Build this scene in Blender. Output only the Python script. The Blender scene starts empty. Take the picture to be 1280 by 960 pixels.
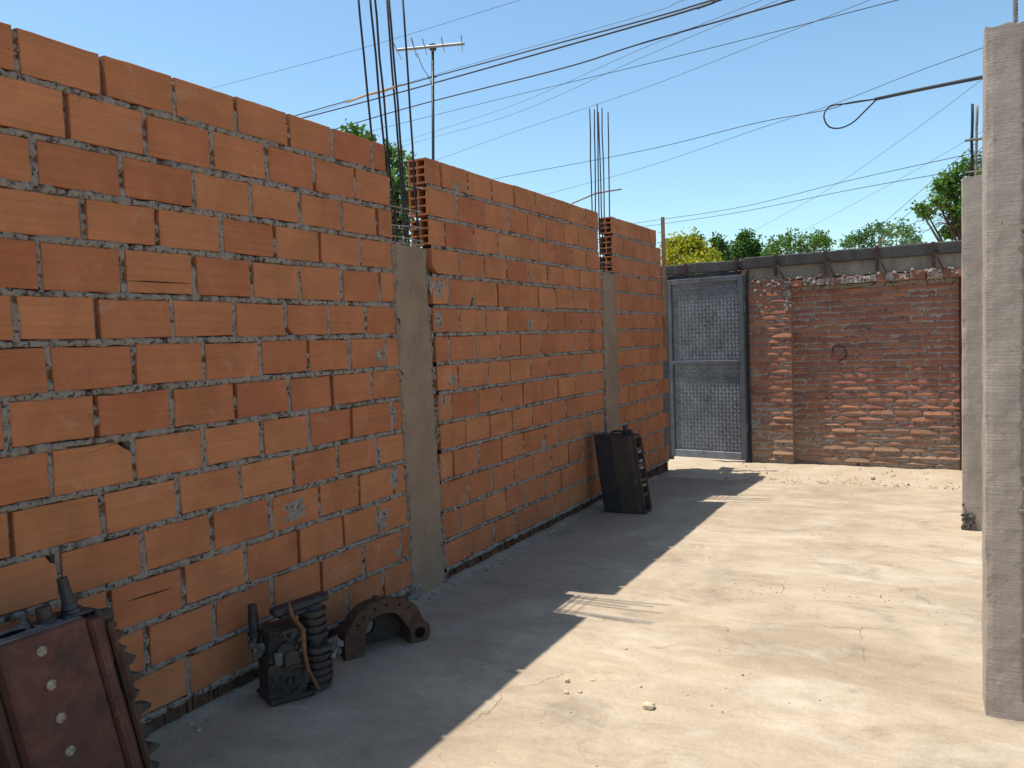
import bpy, math, random
from mathutils import Vector, Matrix, noise
random.seed(11)
U = random.uniform
C = bpy.context.scene.collection
SC = bpy.context.scene

# ------------------------------------------------------------------ camera
F, YAW, PIT, ROL = 1040.09, 0.481186, 0.0545777, -0.0360605
CAM = Vector((2.74796, 0.0, 1.5))
fw = Vector((-math.sin(YAW)*math.cos(PIT), math.cos(YAW)*math.cos(PIT), -math.sin(PIT)))
_r = Vector((math.cos(YAW), math.sin(YAW), 0)); _u = _r.cross(fw)
rt = math.cos(ROL)*_r + math.sin(ROL)*_u
up = -math.sin(ROL)*_r + math.cos(ROL)*_u
cam = bpy.data.cameras.new('camera'); co = bpy.data.objects.new('camera', cam); C.objects.link(co)
cam.sensor_width = 36; cam.lens = F/1280*36; cam.clip_start = 0.05; cam.clip_end = 3000
M = Matrix((rt, up, -fw)).transposed().to_4x4(); M.translation = CAM; co.matrix_world = M
SC.camera = co

# measuring helpers: sight lines of the photograph met with real planes
def ray(px, py): return fw + rt*((px-640)/F) - up*((py-480)/F)
def onx(px, py, x=0.0): d = ray(px, py); return CAM + d*((x-CAM.x)/d.x)
def ony(px, py, y): d = ray(px, py); return CAM + d*(y/d.y)
def onz(px, py, z=0.0): d = ray(px, py); return CAM + d*((z-CAM.z)/d.z)
def far(px, py, dist): return CAM + ray(px, py)*dist
def wall_y(px, z, x=0.0):                  # y on the plane x at height z seen in column px
    n = rt - fw*((px-640)/F)
    return -(n.x*(x-CAM.x) + n.z*(z-CAM.z))/n.y

# ------------------------------------------------------------------ material helpers
class NT:
    def __init__(s, name):
        s.m = bpy.data.materials.new(name); s.m.use_nodes = True
        s.t = s.m.node_tree; s.b = s.t.nodes['Principled BSDF']; s._n = {}
    def n(s, typ, **kw):
        x = s.t.nodes.new(typ)
        for k, v in kw.items():
            if k.startswith('i_'):
                x.inputs[k[2:].replace('_', ' ')].default_value = v
            else: setattr(x, k, v)
        return x
    def l(s, a, b): s.t.links.new(a, b)
    def pos(s, scale=(1, 1, 1)):
        g = s.n('ShaderNodeNewGeometry'); mp = s.n('ShaderNodeMapping'); mp.inputs['Scale'].default_value = scale
        s.l(g.outputs['Position'], mp.inputs[0]); return mp.outputs[0]
    def obj(s, scale=(1, 1, 1)):
        g = s.n('ShaderNodeTexCoord'); mp = s.n('ShaderNodeMapping'); mp.inputs['Scale'].default_value = scale
        s.l(g.outputs['Object'], mp.inputs[0]); return mp.outputs[0]
    def noise(s, vec, sc, det=4, rough=.55, dist=0):
        x = s.n('ShaderNodeTexNoise'); x.inputs['Scale'].default_value = sc; x.inputs['Detail'].default_value = det
        x.inputs['Roughness'].default_value = rough; x.inputs['Distortion'].default_value = dist
        s.l(vec, x.inputs['Vector']); return x.outputs['Fac']
    def ramp(s, fac, stops, interp='LINEAR'):
        x = s.n('ShaderNodeValToRGB'); x.color_ramp.interpolation = interp
        e = x.color_ramp.elements
        while len(e) < len(stops): e.new(.5)
        for i, (p, c) in enumerate(stops):
            e[i].position = p
            e[i].color = (c, c, c, 1) if isinstance(c, (int, float)) else (*c, 1)
        s.l(fac, x.inputs[0]); return x.outputs[0]
    def mix(s, fac, a, b, mode='MIX'):
        x = s.n('ShaderNodeMix', data_type='RGBA', blend_type=mode)
        for i, v in ((0, fac), (6, a), (7, b)):
            if isinstance(v, (int, float)): x.inputs[i].default_value = v if i == 0 else (v, v, v, 1)
            elif isinstance(v, tuple): x.inputs[i].default_value = (*v, 1)
            else: s.l(v, x.inputs[i])
        return x.outputs[2]
    def math(s, op, a, b=0.0, clamp=False):
        x = s.n('ShaderNodeMath', operation=op, use_clamp=clamp)
        for i, v in ((0, a), (1, b)):
            if isinstance(v, (int, float)): x.inputs[i].default_value = v
            else: s.l(v, x.inputs[i])
        return x.outputs[0]
    def attr(s, name='rnd'):
        x = s.n('ShaderNodeAttribute'); x.attribute_name = name; return x.outputs['Fac']
    def sep(s, v):
        x = s.n('ShaderNodeSeparateXYZ'); s.l(v, x.inputs[0]); return x.outputs
    def fin(s, col, rough=.9, bump=None, bs=.3, bd=.01, spec=.3, metal=0):
        if isinstance(col, tuple): s.b.inputs['Base Color'].default_value = (*col, 1)
        else: s.l(col, s.b.inputs['Base Color'])
        if isinstance(rough, (int, float)): s.b.inputs['Roughness'].default_value = rough
        else: s.l(rough, s.b.inputs['Roughness'])
        s.b.inputs['Specular IOR Level'].default_value = spec; s.b.inputs['Metallic'].default_value = metal
        if bump is not None:
            x = s.n('ShaderNodeBump'); x.inputs['Strength'].default_value = bs; x.inputs['Distance'].default_value = bd
            s.l(bump, x.inputs['Height']); s.l(x.outputs[0], s.b.inputs['Normal'])
        return s.m

def m_brick():
    t = NT('hollow_brick_clay'); P = t.pos((1, 1, 1)); R = t.attr()
    off = t.n('ShaderNodeVectorMath', operation='MULTIPLY_ADD')
    cx = t.n('ShaderNodeCombineXYZ'); t.l(R, cx.inputs[0]); t.l(R, cx.inputs[1]); t.l(R, cx.inputs[2])
    t.l(cx.outputs[0], off.inputs[0]); off.inputs[1].default_value = (37, 53, 71); t.l(P, off.inputs[2]); Q = off.outputs[0]
    base = t.ramp(R, [(0, (.385, .136, .060)), (.35, (.415, .155, .067)), (.7, (.44, .172, .074)), (1, (.375, .125, .056))])
    mp = t.n('ShaderNodeMapping'); mp.inputs['Scale'].default_value = (3, 2.2, 95); t.l(Q, mp.inputs[0])
    st = t.noise(mp.outputs[0], 1.0, 4)                              # extrusion striations along the brick
    c = t.mix(.40, base, t.ramp(st, [(.3, .68), (.7, 1.12)]), 'MULTIPLY')
    blot = t.noise(Q, 3.6, 6, .65, .6)
    c = t.mix(.6, c, t.ramp(blot, [(.28, .62), (.68, 1.16)]), 'MULTIPLY')
    flash = t.ramp(t.noise(Q, 2.2, 3, .5), [(.56, 0), (.72, 1)])
    c = t.mix(t.math('MULTIPLY', flash, .3), c, (.27, .082, .040))
    dust = t.ramp(t.noise(P, 6, 7, .75, .6), [(.57, 0), (.72, 1)])
    c = t.mix(t.math('MULTIPLY', dust, .30), c, (.42, .34, .27))
    mp2 = t.n('ShaderNodeMapping'); mp2.inputs['Scale'].default_value = (1, 2.5, .8); t.l(P, mp2.inputs[0])
    spl = t.ramp(t.noise(mp2.outputs[0], 16, 6, .75, .8), [(.64, 0), (.70, 1)])
    c = t.mix(t.math('MULTIPLY', spl, .55), c, (.30, .265, .23))
    nick = t.ramp(t.noise(P, 30, 3, .6, .3), [(.25, 1), (.29, 0)])
    c = t.mix(t.math('MULTIPLY', nick, .5), c, (.14, .055, .03))
    h = t.math('SUBTRACT', t.math('ADD', t.math('MULTIPLY', st, .7), t.math('ADD', t.noise(P, 60, 5, .7), t.math('MULTIPLY', spl, .8))), t.math('MULTIPLY', nick, 1.2))
    return t.fin(c, .9, h, .45, .005, .2)

def m_mortar(name='mortar', a=(.46, .385, .325), b=(.28, .23, .195)):
    t = NT(name); P = t.pos()
    c = t.mix(t.ramp(t.noise(P, 28, 6, .7), [(.3, 0), (.7, 1)]), b, a)
    c = t.mix(t.math('MULTIPLY', t.ramp(t.noise(P, 4, 4), [(.45, 0), (.7, 1)]), .4), c, (.36, .31, .25))
    pit = t.ramp(t.noise(P, 42, 4, .7, .4), [(.36, 1), (.43, 0)])
    c = t.mix(t.math('MULTIPLY', pit, .75), c, (.035, .03, .026))
    h = t.math('SUBTRACT', t.math('ADD', t.noise(P, 70, 6, .8), t.math('MULTIPLY', t.noise(P, 24, 4, .7), 1.5)), t.math('MULTIPLY', pit, 2.0))
    return t.fin(c, .97, h, 1.0, .016, .1)

def m_concrete(name, a, b, stain=(.16, .14, .12), lines=0.0):
    t = NT(name); P = t.pos()
    c = t.mix(t.ramp(t.noise(P, 3.5, 6, .6, .5), [(.3, 0), (.7, 1)]), a, b)
    streak = t.noise(t.pos((9, 9, .8)), 1.5, 4)
    c = t.mix(t.math('MULTIPLY', t.ramp(streak, [(.5, 0), (.72, 1)]), .45), c, stain)
    c = t.mix(.5, c, t.ramp(t.noise(P, 45, 5, .7), [(.25, .7), (.7, 1.12)]), 'MULTIPLY')
    pit = t.ramp(t.noise(P, 22, 3, .5, .3), [(.24, 0), (.29, 1)])
    c = t.mix(1.0, c, t.mix(pit, (.55, .52, .5), (1., 1., 1.)), 'MULTIPLY')
    h = t.math('ADD', t.noise(P, 50, 5, .7), t.math('MULTIPLY', pit, 1.5))
    if lines:
        ln = t.noise(t.pos((4, 4, 210)), 1.0, 3)
        h = t.math('ADD', h, t.math('MULTIPLY', ln, lines))
        c = t.mix(.4, c, t.ramp(ln, [(.3, .72), (.65, 1.1)]), 'MULTIPLY')
    return t.fin(c, .92, h, .5, .006, .2)

def m_floor():
    t = NT('dusty_concrete_floor'); P = t.pos(); x, y, z = t.sep(P)
    a, b = (.48, .385, .27), (.405, .315, .215)
    c = t.mix(t.ramp(t.noise(t.pos((.45, 1.2, 1)), 1.6, 7, .62, .6), [(.34, 0), (.66, 1)]), b, a)
    pale = t.ramp(t.noise(t.pos((.6, 1, 1)), 2.3, 7, .68, .8), [(.50, 0), (.66, 1)])
    c = t.mix(t.math('MULTIPLY', pale, .5), c, (.57, .495, .395))
    tan = t.ramp(t.noise(t.pos((.5, 1.1, 1)), 3.1, 6, .7, .5), [(.55, 0), (.70, 1)])
    c = t.mix(t.math('MULTIPLY', tan, .52), c, (.40, .29, .17))
    # floor darkened along the wall: tone of its shadow put into the colour
    nz = t.noise(P, 1.3, 6, .65, .5)
    wall_shade = t.ramp(t.math('ADD', t.math('MULTIPLY', x, -.55), t.math('ADD', nz, .35)), [(.22, 0), (.58, 1)])
    c = t.mix(t.math('MULTIPLY', wall_shade, .8), c, (.31, .225, .165))
    dk = t.ramp(t.noise(t.pos((.8, 1, 1)), 2.7, 7, .7, .7), [(.55, 0), (.68, 1)])
    c = t.mix(t.math('MULTIPLY', dk, .46), c, (.20, .15, .11))
    c = t.mix(.5, c, t.ramp(t.noise(P, 55, 6, .75), [(.25, .74), (.7, 1.12)]), 'MULTIPLY')
    spk = t.ramp(t.noise(P, 90, 3, .6), [(.68, 0), (.74, 1)])
    c = t.mix(t.math('MULTIPLY', spk, .35), c, (.60, .55, .47))
    spd = t.ramp(t.noise(P, 42, 3, .6), [(.25, 1), (.31, 0)])
    c = t.mix(t.math('MULTIPLY', spd, .5), c, (.14, .11, .085))
    c = t.mix(.8, c, t.ramp(t.noise(P, .9, 8, .68, 1.0), [(.32, .76), (.5, 1.0), (.68, 1.12)]), 'MULTIPLY')
    c = t.mix(.7, c, t.ramp(t.noise(t.pos((.7, 1.3, 1)), 5.0, 7, .72, .8), [(.32, .80), (.6, 1.08)]), 'MULTIPLY')
    # uneven pour joints across the slab
    for y0, x0, x1 in ((6.05, 1.5, 2.1), (4.78, 1.9, 2.3)):
        d = t.math('ABSOLUTE', t.math('ADD', t.math('SUBTRACT', y, y0), t.math('MULTIPLY', t.math('SUBTRACT', t.noise(P, 2.2, 6, .7), .5), .22)))
        ln = t.math('MULTIPLY', t.ramp(d, [(.004, 1), (.012, 0)]), t.ramp(t.noise(P, 3.3, 4), [(.44, 0), (.56, 1)]))
        ln = t.math('MULTIPLY', ln, t.ramp(t.math('MULTIPLY', x, .25), [(x0*.25, 0), (x1*.25, 1)]))
        c = t.mix(t.math('MULTIPLY', ln, .6), c, (.17, .135, .10))
        wd = t.math('MULTIPLY', t.ramp(d, [(.0, 1), (.13, 0)]), t.ramp(t.math('MULTIPLY', x, .25), [(x0*.25, 0), (x1*.25, 1)]))
        c = t.mix(t.math('MULTIPLY', wd, .35), c, (.36, .27, .18))
    # hairline cracks
    vn = t.n('ShaderNodeTexVoronoi', feature='DISTANCE_TO_EDGE'); vn.inputs['Scale'].default_value = .62
    wv = t.n('ShaderNodeTexNoise'); wv.inputs['Scale'].default_value = 3.5; wv.inputs['Detail'].default_value = 6
    t.l(P, wv.inputs['Vector'])
    ad = t.n('ShaderNodeVectorMath', operation='MULTIPLY_ADD')
    t.l(wv.outputs['Color'], ad.inputs[0]); ad.inputs[1].default_value = (.35, .35, 0); t.l(P, ad.inputs[2])
    t.l(ad.outputs[0], vn.inputs['Vector'])
    cr = t.ramp(vn.outputs['Distance'], [(.0, 1), (.0035, 0)])
    msk = t.ramp(t.noise(P, 1.1, 3), [(.54, 0), (.62, 1)])
    crk = t.math('MULTIPLY', cr, msk)
    c = t.mix(t.math('MULTIPLY', crk, .25), c, (.14, .11, .08))
    h = t.math('SUBTRACT', t.math('ADD', t.noise(P, 60, 6, .7), t.math('MULTIPLY', t.noise(P, 7, 5), 1.5)), t.math('MULTIPLY', crk, 2))
    return t.fin(c, .93, h, .55, .010, .15)

def m_dirt():
    t = NT('dry_earth'); P = t.pos()
    c = t.mix(t.ramp(t.noise(P, 3, 7, .65), [(.35, 0), (.65, 1)]), (.43, .335, .225), (.52, .425, .31))
    c = t.mix(t.math('MULTIPLY', t.ramp(t.noise(P, 25, 5, .7), [(.5, 0), (.7, 1)]), .3), c, (.33, .22, .14))
    return t.fin(c, .97, t.noise(P, 30, 6, .75), .8, .02, .1)

def m_rust(name, a, b, c2, sc=14, rough=.75, spec=.3, metal=0.0):
    t = NT(name); P = t.obj()
    c = t.mix(t.ramp(t.noise(P, sc*.4, 6, .65, .4), [(.35, 0), (.65, 1)]), a, b)
    c = t.mix(t.ramp(t.noise(P, sc, 6, .7), [(.5, 0), (.68, 1)]), c, c2)
    c = t.mix(.6, c, t.ramp(t.noise(P, 80, 4, .7), [(.25, .6), (.7, 1.15)]), 'MULTIPLY')
    c = t.mix(.7, c, t.ramp(t.noise(P, sc*.7, 6, .7, 1.2), [(.30, .5), (.62, 1.15)]), 'MULTIPLY')
    return t.fin(c, t.ramp(t.noise(P, 20, 4), [(.3, rough-.15), (.7, min(1, rough+.15))]), t.noise(P, 45, 6, .7), .5, .006, spec, metal)

def m_old_brick():
    t = NT('old_solid_brick'); P = t.pos(); R = t.attr(); x, y, z = t.sep(P)
    c = t.ramp(R, [(0, (.30, .125, .085)), (.3, (.36, .155, .10)), (.55, (.42, .19, .11)), (.8, (.33, .135, .095)), (1, (.25, .125, .095))])
    c = t.mix(.6, c, t.ramp(t.noise(P, 18, 6, .7), [(.28, .6), (.7, 1.15)]), 'MULTIPLY')
    eff = t.ramp(t.noise(t.pos((1, 1, 2)), 3.0, 6, .7), [(.54, 0), (.70, 1)])
    c = t.mix(t.math('MULTIPLY', eff, .45), c, (.42, .33, .27))
    splash = t.ramp(t.math('ADD', z, t.math('MULTIPLY', t.noise(P, 3, 5), .55)), [(.42, 1), (.95, 0)])   # rain-splashed earth
    c = t.mix(t.math('MULTIPLY', splash, .62), c, (.34, .235, .145))
    return t.fin(c, .95, t.noise(P, 55, 6, .75), .8, .012, .15)

def m_simple(name, col, rough=.6, spec=.4, metal=0, var=.35, sc=30):
    t = NT(name); P = t.obj()
    c = t.mix(var, col, t.ramp(t.noise(P, sc, 5, .65), [(.25, .55), (.75, 1.3)]), 'MULTIPLY')
    return t.fin(c, rough, t.noise(P, sc*2, 4), .25, .004, spec, metal)

def m_leaf(name, cols):
    t = NT(name); R = t.attr()
    n = len(cols)-1
    c = t.ramp(R, [(i/n, k) for i, k in enumerate(cols)])
    t.fin(c, .55, None, spec=.35)
    tr = t.n('ShaderNodeBsdfTranslucent'); t.l(t.mix(.5, c, (.9, 1., .25), 'MULTIPLY'), tr.inputs[0])
    ms = t.n('ShaderNodeMixShader'); ms.inputs[0].default_value = .35
    out = t.t.nodes['Material Output']
    t.l(t.b.outputs[0], ms.inputs[1]); t.l(tr.outputs[0], ms.inputs[2]); t.l(ms.outputs[0], out.inputs[0])
    return t.m

BRICK = m_brick(); MORTAR = m_mortar(); OLDMORTAR = m_mortar('old_lime_mortar', (.50, .43, .37), (.36, .30, .255))
COLC = m_concrete('column_concrete', (.30, .205, .140), (.205, .14, .097), (.25, .16, .10))
PILC = m_concrete('pillar_concrete', (.46, .385, .32), (.38, .31, .255), (.31, .25, .20), .55)
BEAMC = m_concrete('weathered_concrete', (.085, .078, .075), (.05, .046, .044), (.13, .12, .11))
PLAST = m_concrete('old_render', (.30, .255, .195), (.20, .17, .135), (.07, .062, .055))
FLOOR = m_floor(); DIRT = m_dirt()
REBAR = m_rust('rusty_rebar', (.032, .024, .023), (.022, .019, .019), (.055, .034, .026), 30, .7, .3)
GREYBAR = m_rust('cement_coated_rebar', (.33, .31, .28), (.22, .205, .185), (.20, .13, .09), 30, .85, .2)
OLDB = m_old_brick()
WOOD = m_simple('weathered_wood', (.26, .155, .095), .85, .2, 0, .6, 18)
PALEWOOD = m_simple('pale_wood', (.45, .32, .20), .85, .2, 0, .5, 25)
CABLE = m_simple('black_cable', (.02, .021, .025), .6, .3, 0, .2)
GREYWIRE = m_simple('grey_wire', (.07, .075, .085), .6, .3, 0, .2)
ALU = m_simple('aluminium', (.22, .22, .225), .5, .4, .3, .3)
RED_IRON = m_rust('red_oxide_cast_iron', (.145, .055, .037), (.105, .043, .031), (.07, .04, .029), 8, .8)
BROWN_IRON = m_rust('rusted_cast_iron', (.115, .060, .038), (.085, .046, .031), (.055, .034, .026), 10, .85, .2)
OILY = m_rust('oily_iron', (.026, .022, .021), (.040, .030, .025), (.075, .05, .034), 14, .55, .4)
BLACK_IRON = m_rust('black_painted_iron', (.016, .018, .024), (.025, .025, .028), (.05, .036, .03), 9, .5, .45)
DBROWN = m_rust('dark_brown_iron', (.075, .050, .037), (.050, .036, .029), (.032, .026, .024), 9, .65, .35)
ORUST = m_rust('orange_rust', (.25, .12, .055), (.17, .075, .038), (.12, .05, .03), 20, .9, .15)
GALV = m_rust('pale_corroded_metal', (.34, .32, .28), (.22, .205, .19), (.42, .38, .32), 20, .7, .4)
SCALE = m_rust('greasy_scale', (.16, .15, .135), (.09, .085, .078), (.24, .22, .19), 24, .8, .3)
PLUG = m_rust('pale_plug_metal', (.42, .36, .27), (.28, .22, .15), (.13, .08, .05), 60, .8, .2)
DARKHOLE = m_simple('hole_shade_and_mark', (.01, .009, .009), 1, 0)  # black for the shade inside holes, on flat pieces; also the wall mark
STEEL = m_rust('grey_tread_steel', (.20, .205, .22), (.155, .158, .17), (.11, .11, .116), 5, .55, .4, 0)
FRAMEST = m_rust('frame_steel', (.10, .105, .125), (.075, .08, .095), (.13, .12, .11), 6, .7, .3, 0)
STONE = m_rust('pale_yellow_stone', (.66, .56, .36), (.58, .48, .30), (.70, .62, .46), 14, .95, .1)
BARK = m_simple('bark', (.11, .08, .055), .95, .1, 0, .6, 12)

# ------------------------------------------------------------------ mesh helpers
class MB:
    def __init__(s): s.v = []; s.f = []; s.m = []; s.r = []; s.sm = []
    def add(s, vs, fs, mi=0, rnd=.5, smooth=False):
        o = len(s.v); s.v += [tuple(p) for p in vs]; s.r += [rnd]*len(vs)
        for f in fs: s.f.append([i+o for i in f]); s.m.append(mi); s.sm.append(smooth)
    def box(s, a, b, mi=0, rnd=.5, M=None, jit=0.0):
        x0, y0, z0 = a; x1, y1, z1 = b
        vs = [Vector(p) for p in ((x0,y0,z0),(x1,y0,z0),(x1,y1,z0),(x0,y1,z0),(x0,y0,z1),(x1,y0,z1),(x1,y1,z1),(x0,y1,z1))]
        if jit: vs = [p+Vector((U(-jit,jit),U(-jit,jit),U(-jit,jit))) for p in vs]
        if M: vs = [M@p for p in vs]
        s.add(vs, [(0,3,2,1),(4,5,6,7),(0,1,5,4),(1,2,6,5),(2,3,7,6),(3,0,4,7)], mi, rnd)
    def bbox(s, a, b, bev, mi=0, rnd=.5, M=None):       # chamfered box
        c = [(a[i]+b[i])/2 for i in range(3)]; h = [(b[i]-a[i])/2 for i in range(3)]
        import itertools
        vs = []; idx = {}
        for sx, sy, sz in itertools.product((-1,1), repeat=3):
            for ax in range(3):
                p = [c[i]+(sx,sy,sz)[i]*(h[i]-(bev if i != ax else 0)) for i in range(3)]
                idx[(sx,sy,sz,ax)] = len(vs); vs.append(Vector(p))
        fs = []
        for ax in range(3):
            o = [i for i in range(3) if i != ax]
            for sg in (-1,1):
                q = []
                for u, w in ((-1,-1),(1,-1),(1,1),(-1,1)):
                    k = [0,0,0]; k[ax] = sg; k[o[0]] = u; k[o[1]] = w; q.append(idx[(*k, ax)])
                fs.append(q)
        for ax in range(3):                              # edges running along ax
            o = [i for i in range(3) if i != ax]
            for u in (-1,1):
                for w in (-1,1):
                    q = []
                    for e, pick in ((-1,o[0]),(-1,o[1]),(1,o[1]),(1,o[0])):
                        k = [0,0,0]; k[ax] = e; k[o[0]] = u; k[o[1]] = w; q.append(idx[(*k, pick)])
                    fs.append(q)
        for k in itertools.product((-1,1), repeat=3): fs.append([idx[(*k, i)] for i in range(3)])
        if M: vs = [M@p for p in vs]
        s.add(vs, fs, mi, rnd)
    def tube(s, pts, r, n=8, mi=0, rnd=.5, smooth=True, cap=True):
        pts = [Vector(p) for p in pts]; m = len(pts)
        rr = r if isinstance(r, (list, tuple)) else [r]*m
        t0 = (pts[1]-pts[0]).normalized()
        a = t0.orthogonal().normalized(); vs = []
        for i, p in enumerate(pts):
            t = (pts[min(i+1,m-1)]-pts[max(i-1,0)]).normalized()
            a = (a - t*a.dot(t)).normalized(); b = t.cross(a)
            for k in range(n):
                th = 2*math.pi*k/n; vs.append(p+(a*math.cos(th)+b*math.sin(th))*rr[i])
        fs = [(i*n+k, i*n+(k+1)%n, (i+1)*n+(k+1)%n, (i+1)*n+k) for i in range(m-1) for k in range(n)]
        if cap: fs += [tuple(range(n-1,-1,-1)), tuple((m-1)*n+k for k in range(n))]
        s.add(vs, fs, mi, rnd, smooth)
    def cyl(s, a, b, r, n=16, mi=0, r2=None): s.tube([a, b], [r, r if r2 is None else r2], n, mi, smooth=False)
    def ring(s, c, ax, R, r, d, n=24, mi=0, M=None):     # annulus plate of inner r, outer R, thickness d along ax
        ax = Vector(ax).normalized(); a = ax.orthogonal().normalized(); b = ax.cross(a); c = Vector(c); vs = []
        for k in range(n):
            th = 2*math.pi*k/n; e = a*math.cos(th)+b*math.sin(th)
            vs += [c+e*R, c+e*R+ax*d, c+e*r+ax*d, c+e*r]
        fs = []
        for k in range(n):
            i, j = 4*k, 4*((k+1)%n)
            for q in range(4): fs.append((i+q, j+q, j+(q+1)%4, i+(q+1)%4))
        s.add(vs, fs, mi)
    def prism(s, poly, d, M, mi=0, rnd=.5):              # 2D outline extruded d along local z, then M
        n = len(poly)
        vs = [M@Vector((x, y, 0)) for x, y in poly]+[M@Vector((x, y, d)) for x, y in poly]
        s.add(vs, [tuple(range(n-1,-1,-1)), tuple(range(n,2*n))]+[(i,(i+1)%n,n+(i+1)%n,n+i) for i in range(n)], mi, rnd)
    def build(s, name, mats, parent=None, origin=None):
        me = bpy.data.meshes.new(name)
        o = Vector(origin) if origin else Vector((0,0,0))
        me.from_pydata([tuple(Vector(p)-o) for p in s.v], [], s.f)
        for m in (mats if isinstance(mats, (list, tuple)) else [mats]): me.materials.append(m)
        me.polygons.foreach_set('material_index', s.m); me.polygons.foreach_set('use_smooth', s.sm)
        at = me.attributes.new('rnd', 'FLOAT', 'POINT'); at.data.foreach_set('value', s.r)
        me.update()
        ob = bpy.data.objects.new(name, me); C.objects.link(ob); ob.location = o
        if parent: ob.parent = parent; ob.location = o - parent.location if False else o
        if parent: ob.matrix_parent_inverse = Matrix.Translation(parent.location).inverted()
        return ob

def tag(o, label, cat, group=None, kind=None):
    if label: o['label'] = label
    if cat: o['category'] = cat
    if group: o['group'] = group
    if kind: o['kind'] = kind
    return o
def empty(name, loc, label, cat, group=None):
    o = bpy.data.objects.new(name, None); o.empty_display_size = .2; C.objects.link(o); o.location = loc
    return tag(o, label, cat, group)
def nz(p, s=1.0): return noise.noise(Vector(p)*s)

# ------------------------------------------------------------------ hollow brick wall
BED = [2.60, 2.437, 2.249, 2.074, 1.901, 1.713, 1.541, 1.361, 1.182, .999, .822, .637, .448, .262, .085]
TH = .135
def brick(mb, q, xf, depth, mi=0, chip=None, ins=.0035):
    """q: corners (y,z) bl, br, tr, tl; front at xf facing +x; irregular outline, chamfered arris."""
    out = []
    for i in range(4):
        a, b = Vector(q[i]), Vector(q[(i+1) % 4])
        if chip == i:                                    # knocked-off corner
            pa, pb = Vector(q[i-1]), a
            k1 = pb+(pa-pb).normalized()*U(.03,.05); k2 = a+(b-a).normalized()*U(.03,.07)
            out += [k1, (k1+k2)/2+Vector((U(-.008,.008),U(-.008,.008))), k2]
        n = max(2, int((b-a).length/.045))
        for k in range(n):
            if chip == i and k == 0: continue
            if chip == (i+1) % 4 and k == n-1: continue
            out.append(a.lerp(b, k/n)+Vector((U(-.0016,.0016),U(-.0016,.0016))))
    c = sum(out, Vector((0,0)))/len(out); n = len(out); rnd = random.random()
    inn = [p+(c-p).normalized()*U(ins*.7, ins*1.6) for p in out]
    ty, tz = U(-.006,.006), U(-.010,.010)
    dx = lambda p: (p[0]-c[0])*ty+(p[1]-c[1])*tz
    vs = [(xf+dx(p), p[0], p[1]) for p in inn]+[(xf-.003+dx(p), p[0], p[1]) for p in out]+[(xf-depth, p[0], p[1]) for p in out]
    fs = [tuple(range(n))]+[(i,n+i,n+(i+1)%n,(i+1)%n) for i in range(n)]+[(n+i,2*n+i,2*n+(i+1)%n,n+(i+1)%n) for i in range(n)]
    mb.add(vs, fs, mi, rnd)

def lump(mb, c, s, mi=0, rnd=.5, flat=.6):
    vs = []; 
    for (x, y, z) in ((-1,-1,-1),(1,-1,-1),(1,1,-1),(-1,1,-1),(-.75,-.75,1),(.75,-.75,1),(.75,.75,1),(-.75,.75,1),(0,0,1.25),(1.2,0,0),(-1.2,0,0),(0,1.2,0),(0,-1.2,0)):
        vs.append(Vector(c)+Vector((x*s*U(.7,1.2), y*s*U(.7,1.2), z*s*flat*U(.8,1.15))))
    fs = [(4,5,8),(5,6,8),(6,7,8),(7,4,8),(0,1,12),(1,5,12),(5,4,12),(4,0,12),(1,2,9),(2,6,9),(6,5,9),(5,1,9),(2,3,11),(3,7,11),(7,6,11),(6,2,11),(3,0,10),(0,4,10),(4,7,10),(7,3,10),(3,2,1,0)]
    mb.add(vs, fs, mi, rnd)

def bed_strip(mb, y0, y1, z, mi, half=.010, xo=0.0, step=.013):
    n = max(2, int((y1-y0)/step)); vs = []
    for i in range(n+1):
        y = y0+(y1-y0)*i/n
        a = nz((y*9, z*7, 1.3)); b = nz((y*28, z*5, 7.7)); c = nz((y*4, z*3, 2.1))
        top = half-.001+.0045*b+.005*a+U(-.0018,.0018); bot = -half-.0045*nz((y*26,z*9,4))-.003*a+U(-.0015,.0015)
        xm = xo+.0005+.004*b+.004*c+U(-.0015,.0015)
        g = nz((y*15, z*11, 21))
        if g < -.30: xm -= .010; top -= .002
        if g > .30: xm += .004; bot -= .004
        if b < -.45: xm -= .02
        vs += [(-.04, y, z+top+.006), (xm-.004, y, z+top), (xm+.001, y, z+top*.35), (xm, y, z+bot*.4), (xm-.005, y, z+bot), (-.04, y, z+bot-.006)]
    fs = [(i*6+k, i*6+k+1, i*6+k+7, i*6+k+6) for i in range(n) for k in range(5)]
    mb.add(vs, [f[::-1] for f in fs], mi)

def head_joint(mb, y, w, z0, z1, mi, fill):
    """mortar in an upright joint; leaves it partly open and dark"""
    n = 9; vs = []; ph = U(0, 99)
    lim0, lim1 = (0, 1)
    if fill < .30: lim0, lim1 = (U(.0,.5), U(.55,.8)) if random.random() < .5 else (2, 3)
    for i in range(n+1):
        t = i/n; z = z0+(z1-z0)*t
        a = nz((ph, t*3.1, 0)); b = nz((ph, t*8, 5))
        d = -.002+.005*a+.004*b+U(-.002,.002)
        if b < -.22 and fill < .8: d -= .016
        if not (lim0 <= t <= lim1): d = -.024
        hw = w/2+.002+.003*b
        off = w*.22*nz((ph, t*4, 9)) if fill < .8 else 0
        vs += [(-.05, y-hw+off*0, z), (d-.003, y-hw*.85+off, z), (d+.001, y+off, z), (d-.003, y+hw*.85+off, z), (-.05, y+hw, z)]
    fs = [(i*5+k, i*5+k+1, i*5+k+6, i*5+k+5) for i in range(n) for k in range(4)]
    mb.add(vs, fs, mi)

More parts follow.
